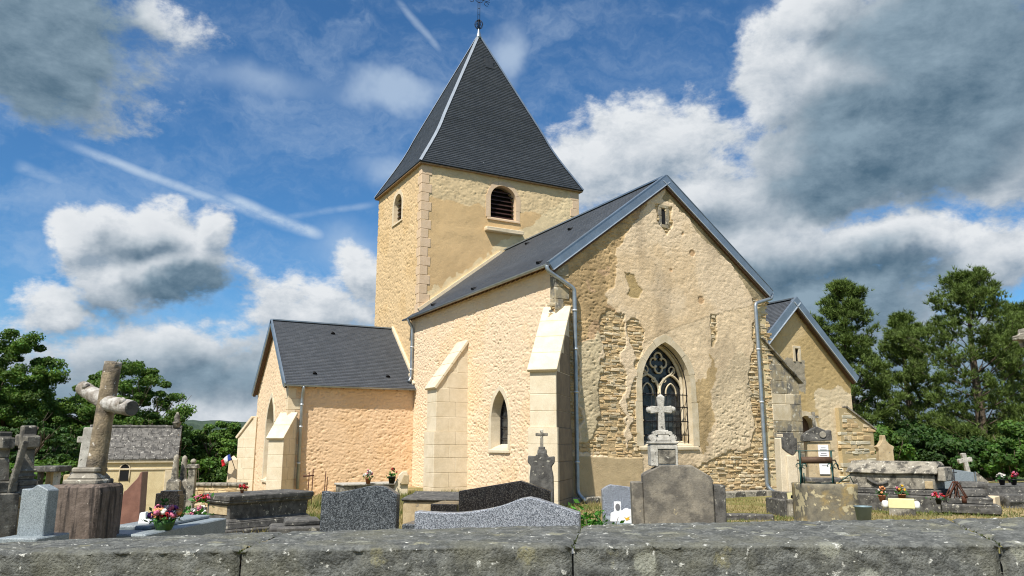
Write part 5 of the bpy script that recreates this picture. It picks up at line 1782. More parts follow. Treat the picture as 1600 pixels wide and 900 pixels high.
t = Tomb('obelisk', 'pale stone obelisk at the corner of the transept', 'obelisk', 366, 30.0, 0.3)
t.part('shaft', MB().lathe([(.24, -.4), (.15, t.z(718)), (.02, t.z(712))], sq=True), M['ashlar'], bevel=0.01)
p = at(358, 722, 29.5)
t2 = empty('flag', (p.x, p.y, p.z), -YAW, 'small blue, white and red flag on the obelisk', 'flag')
MB().tube([(.16, .2, -.25), (.02, 0, .28)], .012, 6).build('flag_pole', M['iron'], t2)
q0, q1, q2_ = Vector((.02, 0, .30)), Vector((-.32, -.05, -.02)), Vector((.05, .02, -.30))
for i, mt in enumerate(('flag_blue', 'flag_white', 'flag_red')):
    V, Q = [], []
    for a in range(5):
        u = (i + a / 4) / 3
        for b_ in range(5):
            w = b_ / 4
            c_ = Vector((.02 - .34 * u + .07 * w, .04 * math.sin(u * 7 + w * 3), .29 - .22 * u - .23 * w + .03 * math.sin(u * 6)))
            V.append(c_)
    for a in range(4):
        for b_ in range(4):
            Q.append((a * 5 + b_, a * 5 + b_ + 1, a * 5 + b_ + 6, a * 5 + b_ + 5))
    o = link('stripe', raw_mesh('stripe', V, Q, M[mt], True), t2)
    sm_ = o.modifiers.new('thickness', 'SOLIDIFY'); sm_.thickness = .004

# --- blackened sarcophagus
t = Tomb('sarcophagus', 'blackened stone sarcophagus tomb with moulded base and tan end', 'tomb', 365, 14.0, 0.9)
def sarco(t, L_, Wd, zs, mats, lid=True):
    z0, z1, z2, z3, z4 = zs
    t.part('step', MB().box(-.14, L_ + .16, -.14, Wd + .14, -.2, z0), M[mats[0]], bevel=0.025, cuts=2, rough=.01)
    t.part('moulding', MB().box(-.06, L_ + .06, -.06, Wd + .06, z0, z1, (.02, .02)).box(-.04, L_ + .04, -.04, Wd + .04, z1, z1 + (z2 - z1) * .5, (.07, .07)), M[mats[0]], bevel=0.015)
    t.part('body', MB().box(.03, L_ - .03, .03, Wd - .03, z1, z3, (-.01, -.01)), M[mats[1]], bevel=0.01)
    t.part('cornice', MB().box(-.02, L_ + .02, -.02, Wd + .02, z3, z3 + (z4 - z3) * .35, (-.04, -.04)).box(-.06, L_ + .06, -.06, Wd + .06, z3 + (z4 - z3) * .35, z4), M[mats[0]], bevel=0.018, cuts=2, rough=.008)
sarco(t, 1.7, .78, (t.z(828), t.z(817), t.z(806), t.z(789), t.z(774)), ('dark_limestone', 'dark_limestone'))
t.part('end_panel', MB().box(.012, .032, .1, .68, t.z(806), t.z(791)), M['tan_limestone'], bevel=0.006)
tz = t.z(774) + t.gz
p = at(378, 770, 14.6)
flower_pot('small red flower arrangement on top of the blackened sarcophagus', 378, 770, 14.6, .15, ['red'], 14, 'terracotta', .03, base=tz, sp=.10)
# low dark slab beside it
t = Tomb('grave_slab', 'low broken dark slab between sarcophagus and blue granite headstone', 'grave', 485, 11.5, 0.3)
t.part('slab', MB().box(-.5, .35, 0, .8, -.1, t.z(824)), M['dark_limestone'], bevel=0.02, cuts=2, rough=.012)
t.part('upper_slab', MB().box(-.3, .2, .2, .8, t.z(824), t.z(815)), M['dark_limestone'], bevel=0.02, cuts=1, rough=.012)
# rusty iron crosses by the transept
for (cx, top, D, lab) in ((484, 738, 19.5, 'rusty iron grave cross nearest the downpipe'), (490, 733, 20, 'thin rusty iron rod beside the grave cross')):
    t = Tomb('iron_cross', lab, 'cross', cx, D, 0.3, 'rusty grave irons by the transept')
    m_ = MB().tube([(0, 0, -.1), (.02, 0, t.z(top))], .014, 6)
    if cx == 484:
        m_.tube([(-.12, 0, t.z(744)), (.14, 0, t.z(743))], .02, 6)
    t.part('rod', m_, M['rust'])
for cx in (509, 512):
    t = Tomb('iron_rod', 'slanting thin rusty rod among the transept graves' if cx == 509 else 'short rusty rod right of the slanting one', 'rod', cx, 19.5, 0, 'rusty grave irons by the transept')
    t.part('rod', MB().tube([(0, 0, -.1), (.03, 0, t.z(736 if cx == 509 else 745))], .011, 5), M['rust'])

# --- dark blue granite headstone
t = Tomb('headstone', 'large dark blue granite headstone with wavy peaked top', 'headstone', 566, 7.9, -0.14)
t.slab('stele', [(501, 860)] + curve([(503, 768), (522, 770), (545, 767), (564, 763), (583, 759), (604, 760)], 4) + [(624, 772), (624, 860)], 0, .12, M['blue_granite'])
# --- grave against the transept wall
t = Tomb('grave', 'long pale grave kerb with flower pots against the transept wall', 'grave', 590, 25.2, 0.5)
zt = t.z(758)
t.part('kerb', MB().box(t.x(545), t.x(632), 0, .9, -.3, zt), M['limestone'], bevel=0.02)
t.part('slab', MB().box(t.x(543), t.x(636), -.05, .95, zt, zt + .06), M['white_stone'], bevel=0.015)
t = Tomb('headstone', 'pale sloping stone headstone with carved top by the transept wall', 'headstone', 628, 25.0, 0.2)
t.slab('stele', [(618, 800), (619, 757), (625, 742), (630, 737), (637, 737), (639, 745), (639, 800)], 0, .22, M['ashlar_white'], bevel=.015)
t.slab('shoulder', [(626, 757), (632, 742), (640, 742), (640, 757)], -.08, 0, M['tan_limestone'], bevel=.012)
flower_pot('pot of pale pink flowers on the kerb by the transept', 575, 758, 25.0, .40, ['pink', 'whitep', 'pink'], 14, 'terracotta', .05, base=zt + t.gz + .06, sp=.16)
flower_pot('pot of dark green plant with few red flowers by the transept', 612, 758, 24.9, .50, ['red'], 4, 'iron', .04, base=zt + t.gz + .06, sp=.17)

# --- low stone grave and black headstone
t = Tomb('grave_slab', 'low tan stone grave with dark top behind the black headstone', 'grave', 676, 12.0, 0.0)
t.part('side', MB().box(t.x(632), t.x(735), 0, 1.5, -.2, t.z(783)), M['tan_limestone'], bevel=0.02)
t.part('top_slab', MB().box(t.x(630), t.x(737), -.04, 1.6, t.z(783), t.z(778)), M['dark_limestone'], bevel=0.02, cuts=2, rough=.014)
t = Tomb('headstone', 'black granite headstone with slanting peaked top', 'headstone', 790, 8.4, -0.16)
t.slab('stele', [(715, 850), (716, 768), (813, 751), (860, 767), (860, 850)], 0, .12, M['black_granite'])
t.part('side_slab', MB().box(t.x(672), t.x(714), .0, .5, -.1, t.z(789)), M['black_granite'], bevel=0.008)
t = Tomb('headstone', 'long light grey granite headstone with wavy peaked top', 'headstone', 775, 6.4, -0.17)
t.slab('stele', [(645, 880)] + curve([(645, 801), (693, 803), (731, 801), (778, 792), (812, 779)], 4) + [(826, 776.5), (839, 779), (904, 800), (904, 880)], 0, .13, M['grey_granite'])
t.part('base', MB().box(t.x(626), t.x(660), .02, .5, -.1, t.z(822)), M['blue_granite'], bevel=0.008)

# --- weathered stele with little cross
t = Tomb('carved_stele', 'dark weathered stele with shoulders and small stone cross on top', 'monument', 846, 13.0, -0.1)
t.slab('stele', [(826, 840), (827, 745), (829, 728), (824, 722), (825, 712), (836, 713), (841, 706), (852, 706), (856, 714), (866, 713), (866, 723), (861, 730), (864, 745), (865, 840)], 0, .18, M['dark_limestone'], bevel=.012)
t.part('pedestal', MB().box(t.x(839), t.x(854), .02, .16, t.z(708), t.z(702), (.01, .01)).box(t.x(841), t.x(851), .03, .15, t.z(702), t.z(698)), M['dark_limestone'], bevel=0.008)
t.part('cross', cross_mb(t.z(671) - t.z(699), .205, .05, .21, .05, z0=t.z(699), c=(0.0, .09)), M['limestone'], bevel=0.006)

# --- small grey headstone with memorial plaques
t = Tomb('headstone', 'small pale grey granite headstone behind the green shrub', 'headstone', 966, 12.5, 0.05)
t.slab('stele', [(940, 840), (939, 765), (946, 760), (953, 757), (990, 762), (990, 840)], 0, .12, M['grey_granite'])
t.part('slab', MB().box(t.x(940), t.x(1000), -1.2, -.02, -.1, t.z(806)), M['pale_granite'], bevel=0.01)
zs_ = t.z(806) + t.gz
for (px, w, h, pts, lab) in ((965, .18, .25, 0, 'white memorial plaque with a grey portrait'), (978, .17, .20, 1, 'white rounded memorial plaque right of the portrait')):
    p = at(px, 800, 11.6 - pts * .25)
    t2 = empty('memorial_plaque', (p.x, p.y, zs_), -YAW, lab, 'plaque')
    if pts == 0:
        link('plaque', MB().prism([(-.11, 0), (.10, 0), (.09, .13), (.05, .16), (.05, .28), (-.05, .28), (-.05, .14), (-.10, .12)], -.02, .02).mesh('plaque', M['white'], bevel=.006), t2)
        link('portrait', MB().prism([(.035 * math.cos(w_) - .0, .205 + .05 * math.sin(w_)) for w_ in np.linspace(0, 6.1, 14)], -.026, -.018).mesh('portrait', M['soft_grey']), t2)
    else:
        link('plaque', MB().prism([(-.10, 0), (.11, 0), (.11, .10), (.07, .19), (.0, .21), (-.06, .17), (-.08, .10)], -.02, .02).mesh('plaque', M['white'], bevel=.006), t2)
        link('gilt_bird', MB().prism([(.0, .04), (.05, .06), (.03, .08), (.06, .10), (.0, .075), (-.03, .09)], -.025, -.018).mesh('gilt_bird', M['yellow']), t2)

# --- big cement tomb with cross
t = Tomb('cross_tomb', 'large stained cement tomb head crowned by a white stone cross', 'tomb', 1058, 9.0, -0.05)
t.slab('panel', [(1003, 860), (1003, 742), (1007, 739), (1031, 727), (1079, 727), (1107, 744), (1110, 748), (1112, 860)], -.04, .22, M['cement'], bevel=.012)
t.slab('wing', [(985, 860), (985, 753), (1003, 753), (1003, 860)], -.01, .2, M['cement'], bevel=.012)
t.slab('wing', [(1112, 860), (1112, 757), (1130, 758), (1130, 860)], -.01, .2, M['dark_limestone'], bevel=.012)
cx_ = t.x(1038, 700)
pw, pz0, pz1 = .155, t.z(729), t.z(694)
pd = t.part('pedestal', MB().box(cx_ - pw, cx_ + pw, .0, .30, pz0, pz1), M['white_stone'], bevel=.012)
MB().box(cx_ - .07, cx_ + .12, -.012, .002, pz0 + .03, pz1 - .06).build('panel', M['limestone'], pd, bevel=.004)
for (a, b_, c_, d_) in ((-.10, -.075, pz0 + .0, pz1 - .02), (.125, .15, pz0 + .0, pz1 - .02), (-.075, .125, pz1 - .055, pz1 - .02)):
    MB().box(cx_ + a, cx_ + b_, -.022, .002, c_, d_).build('frame_bar', M['white_stone'], pd, bevel=.004)
t.part('cap', MB().box(cx_ - .165, cx_ + .165, -.01, .31, pz1, pz1 + .03), M['white_stone'], bevel=.01)
sc_ = MB().box(cx_ - .10, cx_ + .10, .06, .24, pz1 + .03, t.z(680), (.015, .01)).box(cx_ - .075, cx_ + .075, .08, .22, t.z(680), t.z(672))
so = t.part('scroll_base', sc_, M['white_stone'], bevel=.012)
for s in (-1, 1):
    MB().tube([(cx_ + s * .115, .05, pz1 + .07), (cx_ + s * .115, .25, pz1 + .07)], .042, 12).tube([(cx_ + s * .085, .05, pz1 + .125), (cx_ + s * .085, .25, pz1 + .125)], .024, 10).build('scroll', M['white_stone'], so)
hc2 = t.z(617) - t.z(673)
co = t.part('cross', cross_mb(hc2, .245, .07, hc2 * .60, .075, .012, z0=t.z(673), c=(cx_, .15)), M['white_stone'], bevel=.008)
for (dx, dz) in ((-.14, hc2 * .6), (.14, hc2 * .6), (0, hc2 - .02)):
    MB().lathe([(.0, -.04), (.03, -.025), (.036, 0), (.03, .025), (0, .04)], 8, (cx_ + dx, .15, t.z(673) + dz)).build('cross_knob', M['white_stone'], co)

# --- shrub between the graves
def shrub(name, label, cx, py, D, h, w, n, size, colr, seed, cat='shrub', mat='leaf'):
    p = at(cx, py, D)
    gz_ = float(ground_z(p.x, p.y))
    t2 = empty(name, (p.x, p.y, gz_), -YAW, label, cat)
    rn = random.Random(seed)
    m_ = MB()
    for k in range(9):
        a = rn.uniform(0, 6.28)
        m_.tube([(0, 0, 0), (math.cos(a) * w * .25, math.sin(a) * w * .25, h * .5), (math.cos(a) * w * .5, math.sin(a) * w * .5, h * rn.uniform(.7, .95))], [.012, .008, .004], 5)
    m_.build('stem', M['bark'], t2)
    V, F, C = [], [], []
    for k in range(26):
        c = (rn.uniform(-.5, .5) * w, rn.uniform(-.4, .4) * w, h * rn.uniform(.35, 1.0))
        v, f, cc_ = leaves_mb(c, (w * .2, w * .2, h * .12), n // 26, size, rn, colr)
        F += [tuple(i + len(V) for i in q) for q in f]
        V += v; C += cc_
    link('foliage', raw_mesh('foliage', V, F, M[mat], False, np.array(C)), t2)
    return t2
shrub('green_shrub', 'bright green leafy shrub right of the light grey headstone', 934, 800, 9.6, .80, .50, 520, .075, (0.06, 0.17, 0.025), 3)
shrub('green_shrub', 'small green plant at the foot of the corner buttress', 878, 790, 12.0, .62, .22, 150, .07, (0.07, 0.19, 0.03), 8)

# --- right: art deco stele
t = Tomb('headstone', 'tall cream stele with stepped dark top on a grey base', 'headstone', 1233, 18.5, 0.12)
st = t.slab('stele', [(1217, 772), (1219, 685), (1223, 684), (1223, 678), (1241, 678), (1243, 685), (1247, 686), (1249, 772)], -.0, .3, M['ashlar_white'], bevel=.012)
t.slab('crown', [(1221, 700), (1221, 683), (1224, 683), (1224, 676), (1241, 676), (1242, 684), (1246, 684), (1246, 702), (1238, 712), (1228, 706)], -.02, .28, M['dark_limestone'], bevel=.01)
t.slab('front_rib', [(1227, 770), (1227, 712), (1243, 712), (1243, 770)], -.05, .02, M['ashlar_white'], bevel=.01)
t.part('base', MB().box(t.x(1212), t.x(1258), -.18, .42, -.1, t.z(768)).box(t.x(1204), t.x(1262), -.5, .5, -.15, t.z(779)), M['dark_limestone'], bevel=.02)
for k, (a, b_) in enumerate(((1206, 1222), (1223, 1240), (1241, 1258))):
    t.part('kerb_stone', MB().box(t.x(a), t.x(b_), -.62, -.45, -.1, t.z(777)), M['limestone'], bevel=.015)
p = at(1238, 776, 17.9)
t2 = empty('yellow_plate', (p.x, p.y, t.z(779) + t.gz + .01), -YAW + .2, 'small yellow and black plate leaning on the grey grave base', 'plate')
link('plate', MB().prism([(-.11, 0), (.09, .01), (.11, .17), (-.13, .16)], -.01, .01).mesh('plate', M['cream_box']), t2)
link('dark_motif', MB().prism([(-.05, .05), (.0, .03), (.05, .07), (.02, .12), (-.04, .10)], -.014, -.009).mesh('dark_motif', M['iron']), t2)
# --- ornate stele with inscription
t = Tomb('carved_stele', 'stone stele with carved pediment, small cross and white inscribed plaque', 'monument', 1281, 17.5, -0.2)
t.slab('stele', [(1262, 760), (1263, 690), (1297, 690), (1298, 760)], 0, .36, M['tan_limestone'], bevel=.012)
t.slab('pediment', [(1258, 690), (1258, 681), (1266, 674), (1278, 666), (1290, 673), (1299, 672), (1299, 688)], -.05, .40, M['dark_limestone'], bevel=.015, cuts=1, rough=.01)
t.part('roundel', MB().tube([(t.x(1286), -.055, t.z(679)), (t.x(1286), -.075, t.z(679))], .07, 14), M['limestone'])
t.part('cross', cross_mb(t.z(643) - t.z(668), .20, .055, .24, .07, .008, z0=t.z(668), c=(t.x(1277), .15)), M['limestone'], bevel=.008)
pq = t.slab('plaque', [(1278, 741), (1278, 695), (1293, 695), (1293, 741)], -.03, .0, M['white'], bevel=.004)
for k, py in enumerate((700, 703, 709, 712, 718, 728)):
    wv = (.05, .07, .06, .075, .05, .06)[k]
    MB().box(t.x(1285.5) - wv, t.x(1285.5) + wv, -.034, -.029, t.z(py), t.z(py) + .012).build('inscription_line', M['soft_grey'], pq)
t.part('base', MB().box(t.x(1256), t.x(1306), -.2, .5, -.1, t.z(746)), M['dark_limestone'], bevel=.02)

# --- the well with its windlass
t = Tomb('stone_well', 'old round-edged stone well with green iron windlass frame', 'well', 1300, 15.0, 0.0)
wr = .55
zt = t.z(757)
prof = [(wr + .02, -.2), (wr, .1), (wr - .01, zt - .1), (wr, zt - .02), (wr - .02, zt), (wr - .16, zt), (wr - .17, zt - .3)]
V, F = [], []
ns = 28
for (r_, z) in prof:
    for k in range(ns):
        w = 2 * math.pi * (k + .5) / ns
        r2 = r_ / max(abs(math.cos(w)), abs(math.sin(w))) ** .62 * (1 + random.uniform(-.008, .008))
        V.append((r2 * math.cos(w), .55 + r2 * math.sin(w) * .9, z + random.uniform(-.006, .006)))
for i in range(len(prof) - 1):
    for k in range(ns):
        F.append((i * ns + k, i * ns + (k + 1) % ns, (i + 1) * ns + (k + 1) % ns, (i + 1) * ns + k))
link('kerb', raw_mesh('kerb', V, F, stone('well_stone', (0.22, 0.195, 0.14), (0.12, 0.11, 0.09), 6.0, spots=(0.50, 0.43, 0.27), spot_scale=4.5, spot_cut=.56, bump_s=.5, blot=(.38, .28, .12), blot_scale=1.6), True), t.root)
MB().lathe([(.36, zt - .3), (.36, zt - .28)], 16, (0, .55, 0)).build('water_shaft', M['dark'], t.root)
ir = MB()
for px in (1265, 1316):
    x = t.x(px)
    ir.tube([(x, .55, zt - .02), (x, .55, t.z(705))], .020, 7)
    for s in (-1, 1):
        ir.tube([(x, .55, zt + .32), (x + s * .05, .55 + s * .08, zt + .30), (x + s * .07, .55 + s * .16, zt + .18), (x + s * .12, .55 + s * .26, zt)], .013, 6)
        ir.tube([(x + s * (.06 + .045 * math.cos(w)), .5, zt + .33 + .045 * math.sin(w)) for w in np.linspace(-.6, 4.8, 12)], .010, 5)
ir.tube([(t.x(1258), .55, t.z(705)), (t.x(1322), .55, t.z(705))], .012, 6)
ir.tube([(t.x(1262), .3, zt + .02), (t.x(1262), .3, zt + .20)], .013, 5).tube([(t.x(1318), .35, zt + .02), (t.x(1334), .3, zt + .16), (t.x(1340), .3, zt)], .012, 5)
t.part('windlass_frame', ir, M['green_iron'])
t.part('windlass_drum', MB().tube([(t.x(1266), .55, t.z(720)), (t.x(1315), .55, t.z(720))], .068, 14).tube([(t.x(1260), .55, t.z(720)), (t.x(1322), .55, t.z(720))], .014, 6), M['timber'])
t.part('crank', MB().tube([(t.x(1322), .55, t.z(720)), (t.x(1325), .5, t.z(735)), (t.x(1330), .5, t.z(735))], .012, 6), M['iron'])
p = at(1349, 800, 14.2)
t2 = empty('bucket', (p.x, p.y, .16), -YAW, 'grey galvanised bucket beside the stone well', 'bucket')
link('pail', MB().lathe([(.10, .02), (.105, 0), (.145, .33), (.152, .33), (.152, .345), (.14, .345), (.10, .04)], 20).mesh('pail', M['bucket']), t2)
link('handle', MB().tube([(.15 * math.cos(w), .10 * math.sin(w) - .02, .34 - .04 * math.sin(w)) for w in np.linspace(0, math.pi, 12)], .006, 5).mesh('handle', M['iron']), t2)
link('foot_stone', MB().box(-.14, .14, -.12, .12, -.16, 0).mesh('foot_stone', M['limestone'], bevel=.02), t2)

# --- long lidded tomb
t = Tomb('sarcophagus', 'long lichened stone tomb with roof-shaped lid right of the well', 'tomb', 1452, 19.0, -0.75)
Lx = -1.95
zl0, zl1 = t.z(742), t.z(722)
t.part('step', MB().box(Lx - .1, .22, -.25, 1.05, -.2, t.z(775)).box(Lx - .02, .12, -.12, .95, t.z(775), t.z(766)), M['dark_limestone'], bevel=.025, cuts=2, rough=.01)
t.part('body', MB().box(Lx, .04, 0, .85, t.z(766), zl0), M['limestone'], bevel=.015, cuts=1, rough=.006)
t.part('lid', MB().add([(Lx - .06, -.07, zl0), (.12, -.07, zl0), (.12, .92, zl0), (Lx - .06, .92, zl0), (Lx - .06, -.07, zl0 + .05), (.12, -.07, zl0 + .05), (.12, .92, zl0 + .05), (Lx - .06, .92, zl0 + .05), (Lx, .22, zl1), (.08, .22, zl1), (.08, .63, zl1), (Lx, .63, zl1)],
       [(3, 2, 1, 0), (0, 1, 5, 4), (1, 2, 6, 5), (2, 3, 7, 6), (3, 0, 4, 7), (4, 5, 9, 8), (5, 6, 10, 9), (6, 7, 11, 10), (7, 4, 8, 11), (8, 9, 10, 11)]), M['limestone'], bevel=.02, cuts=3, rough=.02)
t.part('end_cap', MB().box(.10, .28, .0, .80, t.z(752), t.z(730), (.02, .06)), M['limestone'], bevel=.02)
t.part('inscribed_panel', MB().box(-.18, .0, -.022, .0, t.z(764), t.z(752)), M['tan_limestone'], bevel=.006)
t.part('swag', MB().tube([(Lx + .45 + .12 * k, -.03, t.z(750) - .1 * math.sin(k * .8) - .02 * k) for k in range(5)], .035, 7), M['dark_limestone'])
# pointed stele behind
t = Tomb('headstone', 'pointed pale stone stele standing behind the lidded tomb', 'headstone', 1384, 25.0, 0.05)
t.slab('stele', [(1371, 760), (1373, 703), (1370, 698), (1375, 695), (1380, 688), (1381, 680), (1385, 680), (1386, 688), (1391, 694), (1398, 698), (1396, 704), (1397, 760)], 0, .22, M['tan_limestone'], bevel=.015)
# granite pair and leaning cross
t = Tomb('headstone', 'pale grey granite double headstone with rising right part', 'headstone', 1490, 21.5, 0.1)
t.slab('stele', [(1464, 790), (1464, 735), (1470, 735), (1482, 738), (1482, 733), (1519, 738), (1520, 790)], 0, .12, M['pale_granite'], bevel=.008)
t = Tomb('iron_cross', 'thin dark metal cross on the granite headstone', 'cross', 1486, 21.2, 0.0)
t.part('cross', MB().tube([(0, 0, -.1), (0, 0, t.z(733))], .014, 6).tube([(-.08, 0, t.z(738)), (.08, 0, t.z(738))], .012, 6), M['iron'])
t = Tomb('stone_cross', 'leaning pale stone cross behind the granite headstone', 'cross', 1514, 24.0, 0.0)
zc = t.z(707)
cr = cross_mb(zc + .1, .40, .12, zc - .12, .12, .012, z0=-.1)
cr.xf(Matrix.Rotation(rad(-9), 4, 'Y'))
t.part('cross', cr, M['white_stone'], bevel=.012)
t.part('sloping_slab', MB().prism([(.05, -.2), (.62, -.2), (.55, .45), (.2, .75)], .1, .25), M['limestone'], bevel=.015)
# grey steel post
t = Tomb('metal_post', 'slim grey metal post with square foot beside the granite headstone', 'post', 1519, 19.5, 0.0)
t.part('post', MB().box(-.014, .014, -.014, .014, 0, t.z(737)), M['zinc'])
t.part('foot', MB().box(-.07, .07, -.07, .07, -.1, t.z(775)), M['pale_granite'], bevel=.01)
# stacked stones and steps of the next grave
t = Tomb('grave', 'stepped dark stone grave with low kerbs right of the lidded tomb', 'grave', 1510, 18.6, -0.45)
for (a, b_, y0, y1, p0, p1) in ((1470, 1540, -.6, 1.4, 800, 786), (1478, 1532, -.45, 1.2, 786, 776), (1492, 1526, -.2, 1.0, 776, 764), (1500, 1532, .3, 1.0, 764, 755)):
    t.part('step', MB().box(t.x(a), t.x(b_), y0, y1, t.z(p0), t.z(p1)), M['dark_limestone'], bevel=.02, cuts=1, rough=.012)
t = Tomb('stone_block', 'small cream stone block on the gravel', 'block', 1536, 18.6, -0.75)
t.part('block', MB().box(-.25, .12, 0, .5, -.1, t.z(776)), M['ashlar'], bevel=.015)
# rusty garland
t = Tomb('rusty_lantern', 'rusty brown iron wreath hanging over the stepped grave', 'ornament', 1487, 17.6, 0.0)
m_ = MB()
for k in range(9):
    a = k * .7
    m_.tube([(.05 * math.sin(a) + (.03 * j) * math.cos(a * 2), .05 * math.cos(a), t.z(752) - .045 * j) for j in range(9)], .012, 5)
m_.tube([(-.02, 0, t.z(757)), (-.12, -.05, t.z(764)), (-.22, -.1, t.z(772)), (-.32, -.1, t.z(776))], .022, 6)
m_.tube([(.15, 0, t.z(775)), (.15, .0, t.z(786))], .05, 8)
t.part('wreath', m_, M['rust'])
# planter with two pots
t = Tomb('planter', 'cream rectangular planter with white ends on the gravel', 'planter', 1399, 18.0, -0.5)
t.part('trough', MB().box(t.x(1384), t.x(1416), -.1, .1, t.z(794), t.z(779)), M['cream_box'], bevel=.01)
for s in (1380, 1418):
    t.part('white_end', MB().lathe([(.05, 0), (.075, .06), (.07, .14), (.05, .17)], 12, (t.x(s), 0, t.z(795))), M['white'])
t.part('foot', MB().box(t.x(1384), t.x(1416), -.09, .09, -.2, t.z(794)), M['limestone'])
flower_pot('pot of pink and white flowers behind the cream planter', 1379, 784, 18.3, .34, ['pink', 'whitep', 'peach'], 10, 'terracotta', .04, sp=.10)
flower_pot('pot of yellow flowers behind the cream planter', 1410, 783, 18.3, .36, ['yellow', 'yellow', 'pink'], 12, 'terracotta', .04, sp=.12)
flower_pot('bunch of red flowers low on the lidded tomb step', 1467, 788, 17.8, .26, ['red', 'pink', 'red'], 14, 'iron', .04, sp=.17)
# low tombs at the right edge
t = Tomb('grave', 'low dark stone tombs at the right edge of the cemetery', 'grave', 1580, 20.5, 0.15)
t.part('slab', MB().box(t.x(1528), t.x(1680), 0, 1.6, -.2, t.z(760)), M['dark_limestone'], bevel=.04, cuts=3, rough=.03)
t.part('front_slab', MB().box(t.x(1532), t.x(1690), -.6, .0, -.2, t.z(771)), M['dark_limestone'], bevel=.04, cuts=3, rough=.03)
flower_pot('small pot of white flowers on the low dark tomb', 1566, 756, 21.2, .34, ['whitep', 'purple'], 8, 'iron', .045, base=t.z(760), sp=.1)
flower_pot('small pot of pink flowers on the low dark tomb', 1584, 753, 21.2, .34, ['pink', 'red'], 9, 'iron', .045, base=t.z(760), sp=.12)
# tall calvary cross at the right edge
t = Tomb('calvary_cross', 'tall pale stone cross with carved ends cut by the right edge', 'cross', 1664, 11.0, 0.0)
t.part('steps', MB().box(-.6, .6, -.6, .6, -.2, .25).box(-.42, .42, -.42, .42, .25, .5).box(-.25, .25, -.25, .25, .5, 1.0, (.04, .04)), M['limestone'], bevel=.02)
t.part('shaft', MB().lathe([(.11, 1.0), (.085, t.z(560))], 8), M['limestone'])
cz = t.z(528)
co = t.part('cross', cross_mb(t.z(470) - t.z(560), .62, .13, cz - t.z(560), .13, .0, z0=t.z(560)), M['limestone'], bevel=.015)
for (dx, dz, an) in ((-.37, 0, 0), (.37, 0, 0), (0, .55, 1)):
    pts_ = []
    for w in np.linspace(0, 2 * math.pi, 40, endpoint=False):
        r_ = .095 + .035 * math.cos(4 * w) + .012 * math.cos(11 * w)
        pts_.append((dx + r_ * math.cos(w), cz + dz + r_ * math.sin(w)))
    MB().prism(pts_, -.075, .075).build('carved_end', M['limestone'], co, bevel=.012)
    MB().lathe([(.0, -.03), (.03, -.02), (.04, 0)], 8).xf(Matrix.Translation((dx, -.075, cz + dz)) @ Matrix.Rotation(math.pi / 2, 4, 'X')).build('rosette', M['limestone'], co)
# scattered flat kerbs on the path
for (cx, py, D, L_, rel, lab) in ((1150, 792, 17.0, 1.5, -.2, 'flat mossy kerb stone on the path left of the well'), (1100, 800, 14.5, 1.0, .3, 'flat grey stone near the cement tomb'), (1395, 803, 12.5, .7, .1, 'dark flat stone lying in front of the planter')):
    p = at(cx, py, D)
    t2 = empty('kerb_stone', (p.x, p.y, 0), -YAW + rel, lab, 'kerb')
    link('slab', MB().box(-L_ / 2, L_ / 2, -.15, .15, -.1, .13).mesh('slab', M['dark_limestone'], bevel=.025, cuts=2, rough=.012), t2)

# ------------------------------------------------------------------ trees
def leaf_cloud(centres, radii, per, size, rn, base, sun=(0, 0, 1), flat=0.6):
    """many small leaf faces round clump centres; returns arrays"""
    n = len(centres) * per
    c = np.repeat(np.asarray(centres), per, 0)
    r = np.repeat(np.asarray(radii), per)
    d = rn.normal(size=(n, 3)); d /= np.linalg.norm(d, axis=1)[:, None]
    rr = r * rn.random(n) ** 0.45
    p = c + d * rr[:, None] * np.array([1, 1, flat])
    nr = d * 0.7 + rn.normal(size=(n, 3)) * 0.6 + np.array([0, 0, .5])
    nr /= np.linalg.norm(nr, axis=1)[:, None]
    a = np.cross(nr, rn.normal(size=(n, 3))); a /= np.linalg.norm(a, axis=1)[:, None] + 1e-9
    b = np.cross(nr, a)
    s = size * rn.uniform(0.6, 1.35, n)[:, None]
    V = np.stack([p - a * s * .5, p + b * s * .32, p + a * s * .5, p - b * s * .32], 1).reshape(-1, 3)
    F = np.arange(4 * n).reshape(-1, 4)
    tone = rn.uniform(0.65, 1.4, len(centres))
    col_ = np.asarray(base)[None, :] * np.repeat(tone, per)[:, None] * rn.uniform(0.75, 1.25, n)[:, None]
    col_[:, 0] *= rn.uniform(0.8, 1.25, n)
    return V, F, np.repeat(col_, 4, 0)

def limb(m, p, d, length, r, rn, depth=0, tips=None):
    pts, rs = [p], [r]
    q, dd = Vector(p), Vector(d).normalized()
    n = 5
    for i in range(n):
        dd = (dd + Vector((rn.uniform(-.16, .16), rn.uniform(-.16, .16), rn.uniform(-.05, .16)))).normalized()
        q = q + dd * length / n
        pts.append(q.copy()); rs.append(r * (1 - .75 * (i + 1) / n))
    m.tube(pts, rs, 7 if r > .08 else 5)
    if tips is not None:
        tips += [pts[3], pts[4], pts[5]]
    if depth > 0:
        for i in (2, 3, 4):
            for k in range(2):
                e = (dd + Vector((rn.uniform(-1, 1), rn.uniform(-1, 1), rn.uniform(-.1, .7)))).normalized()
                limb(m, pts[i], e, length * .55, rs[i] * .65, rn, depth - 1, tips)

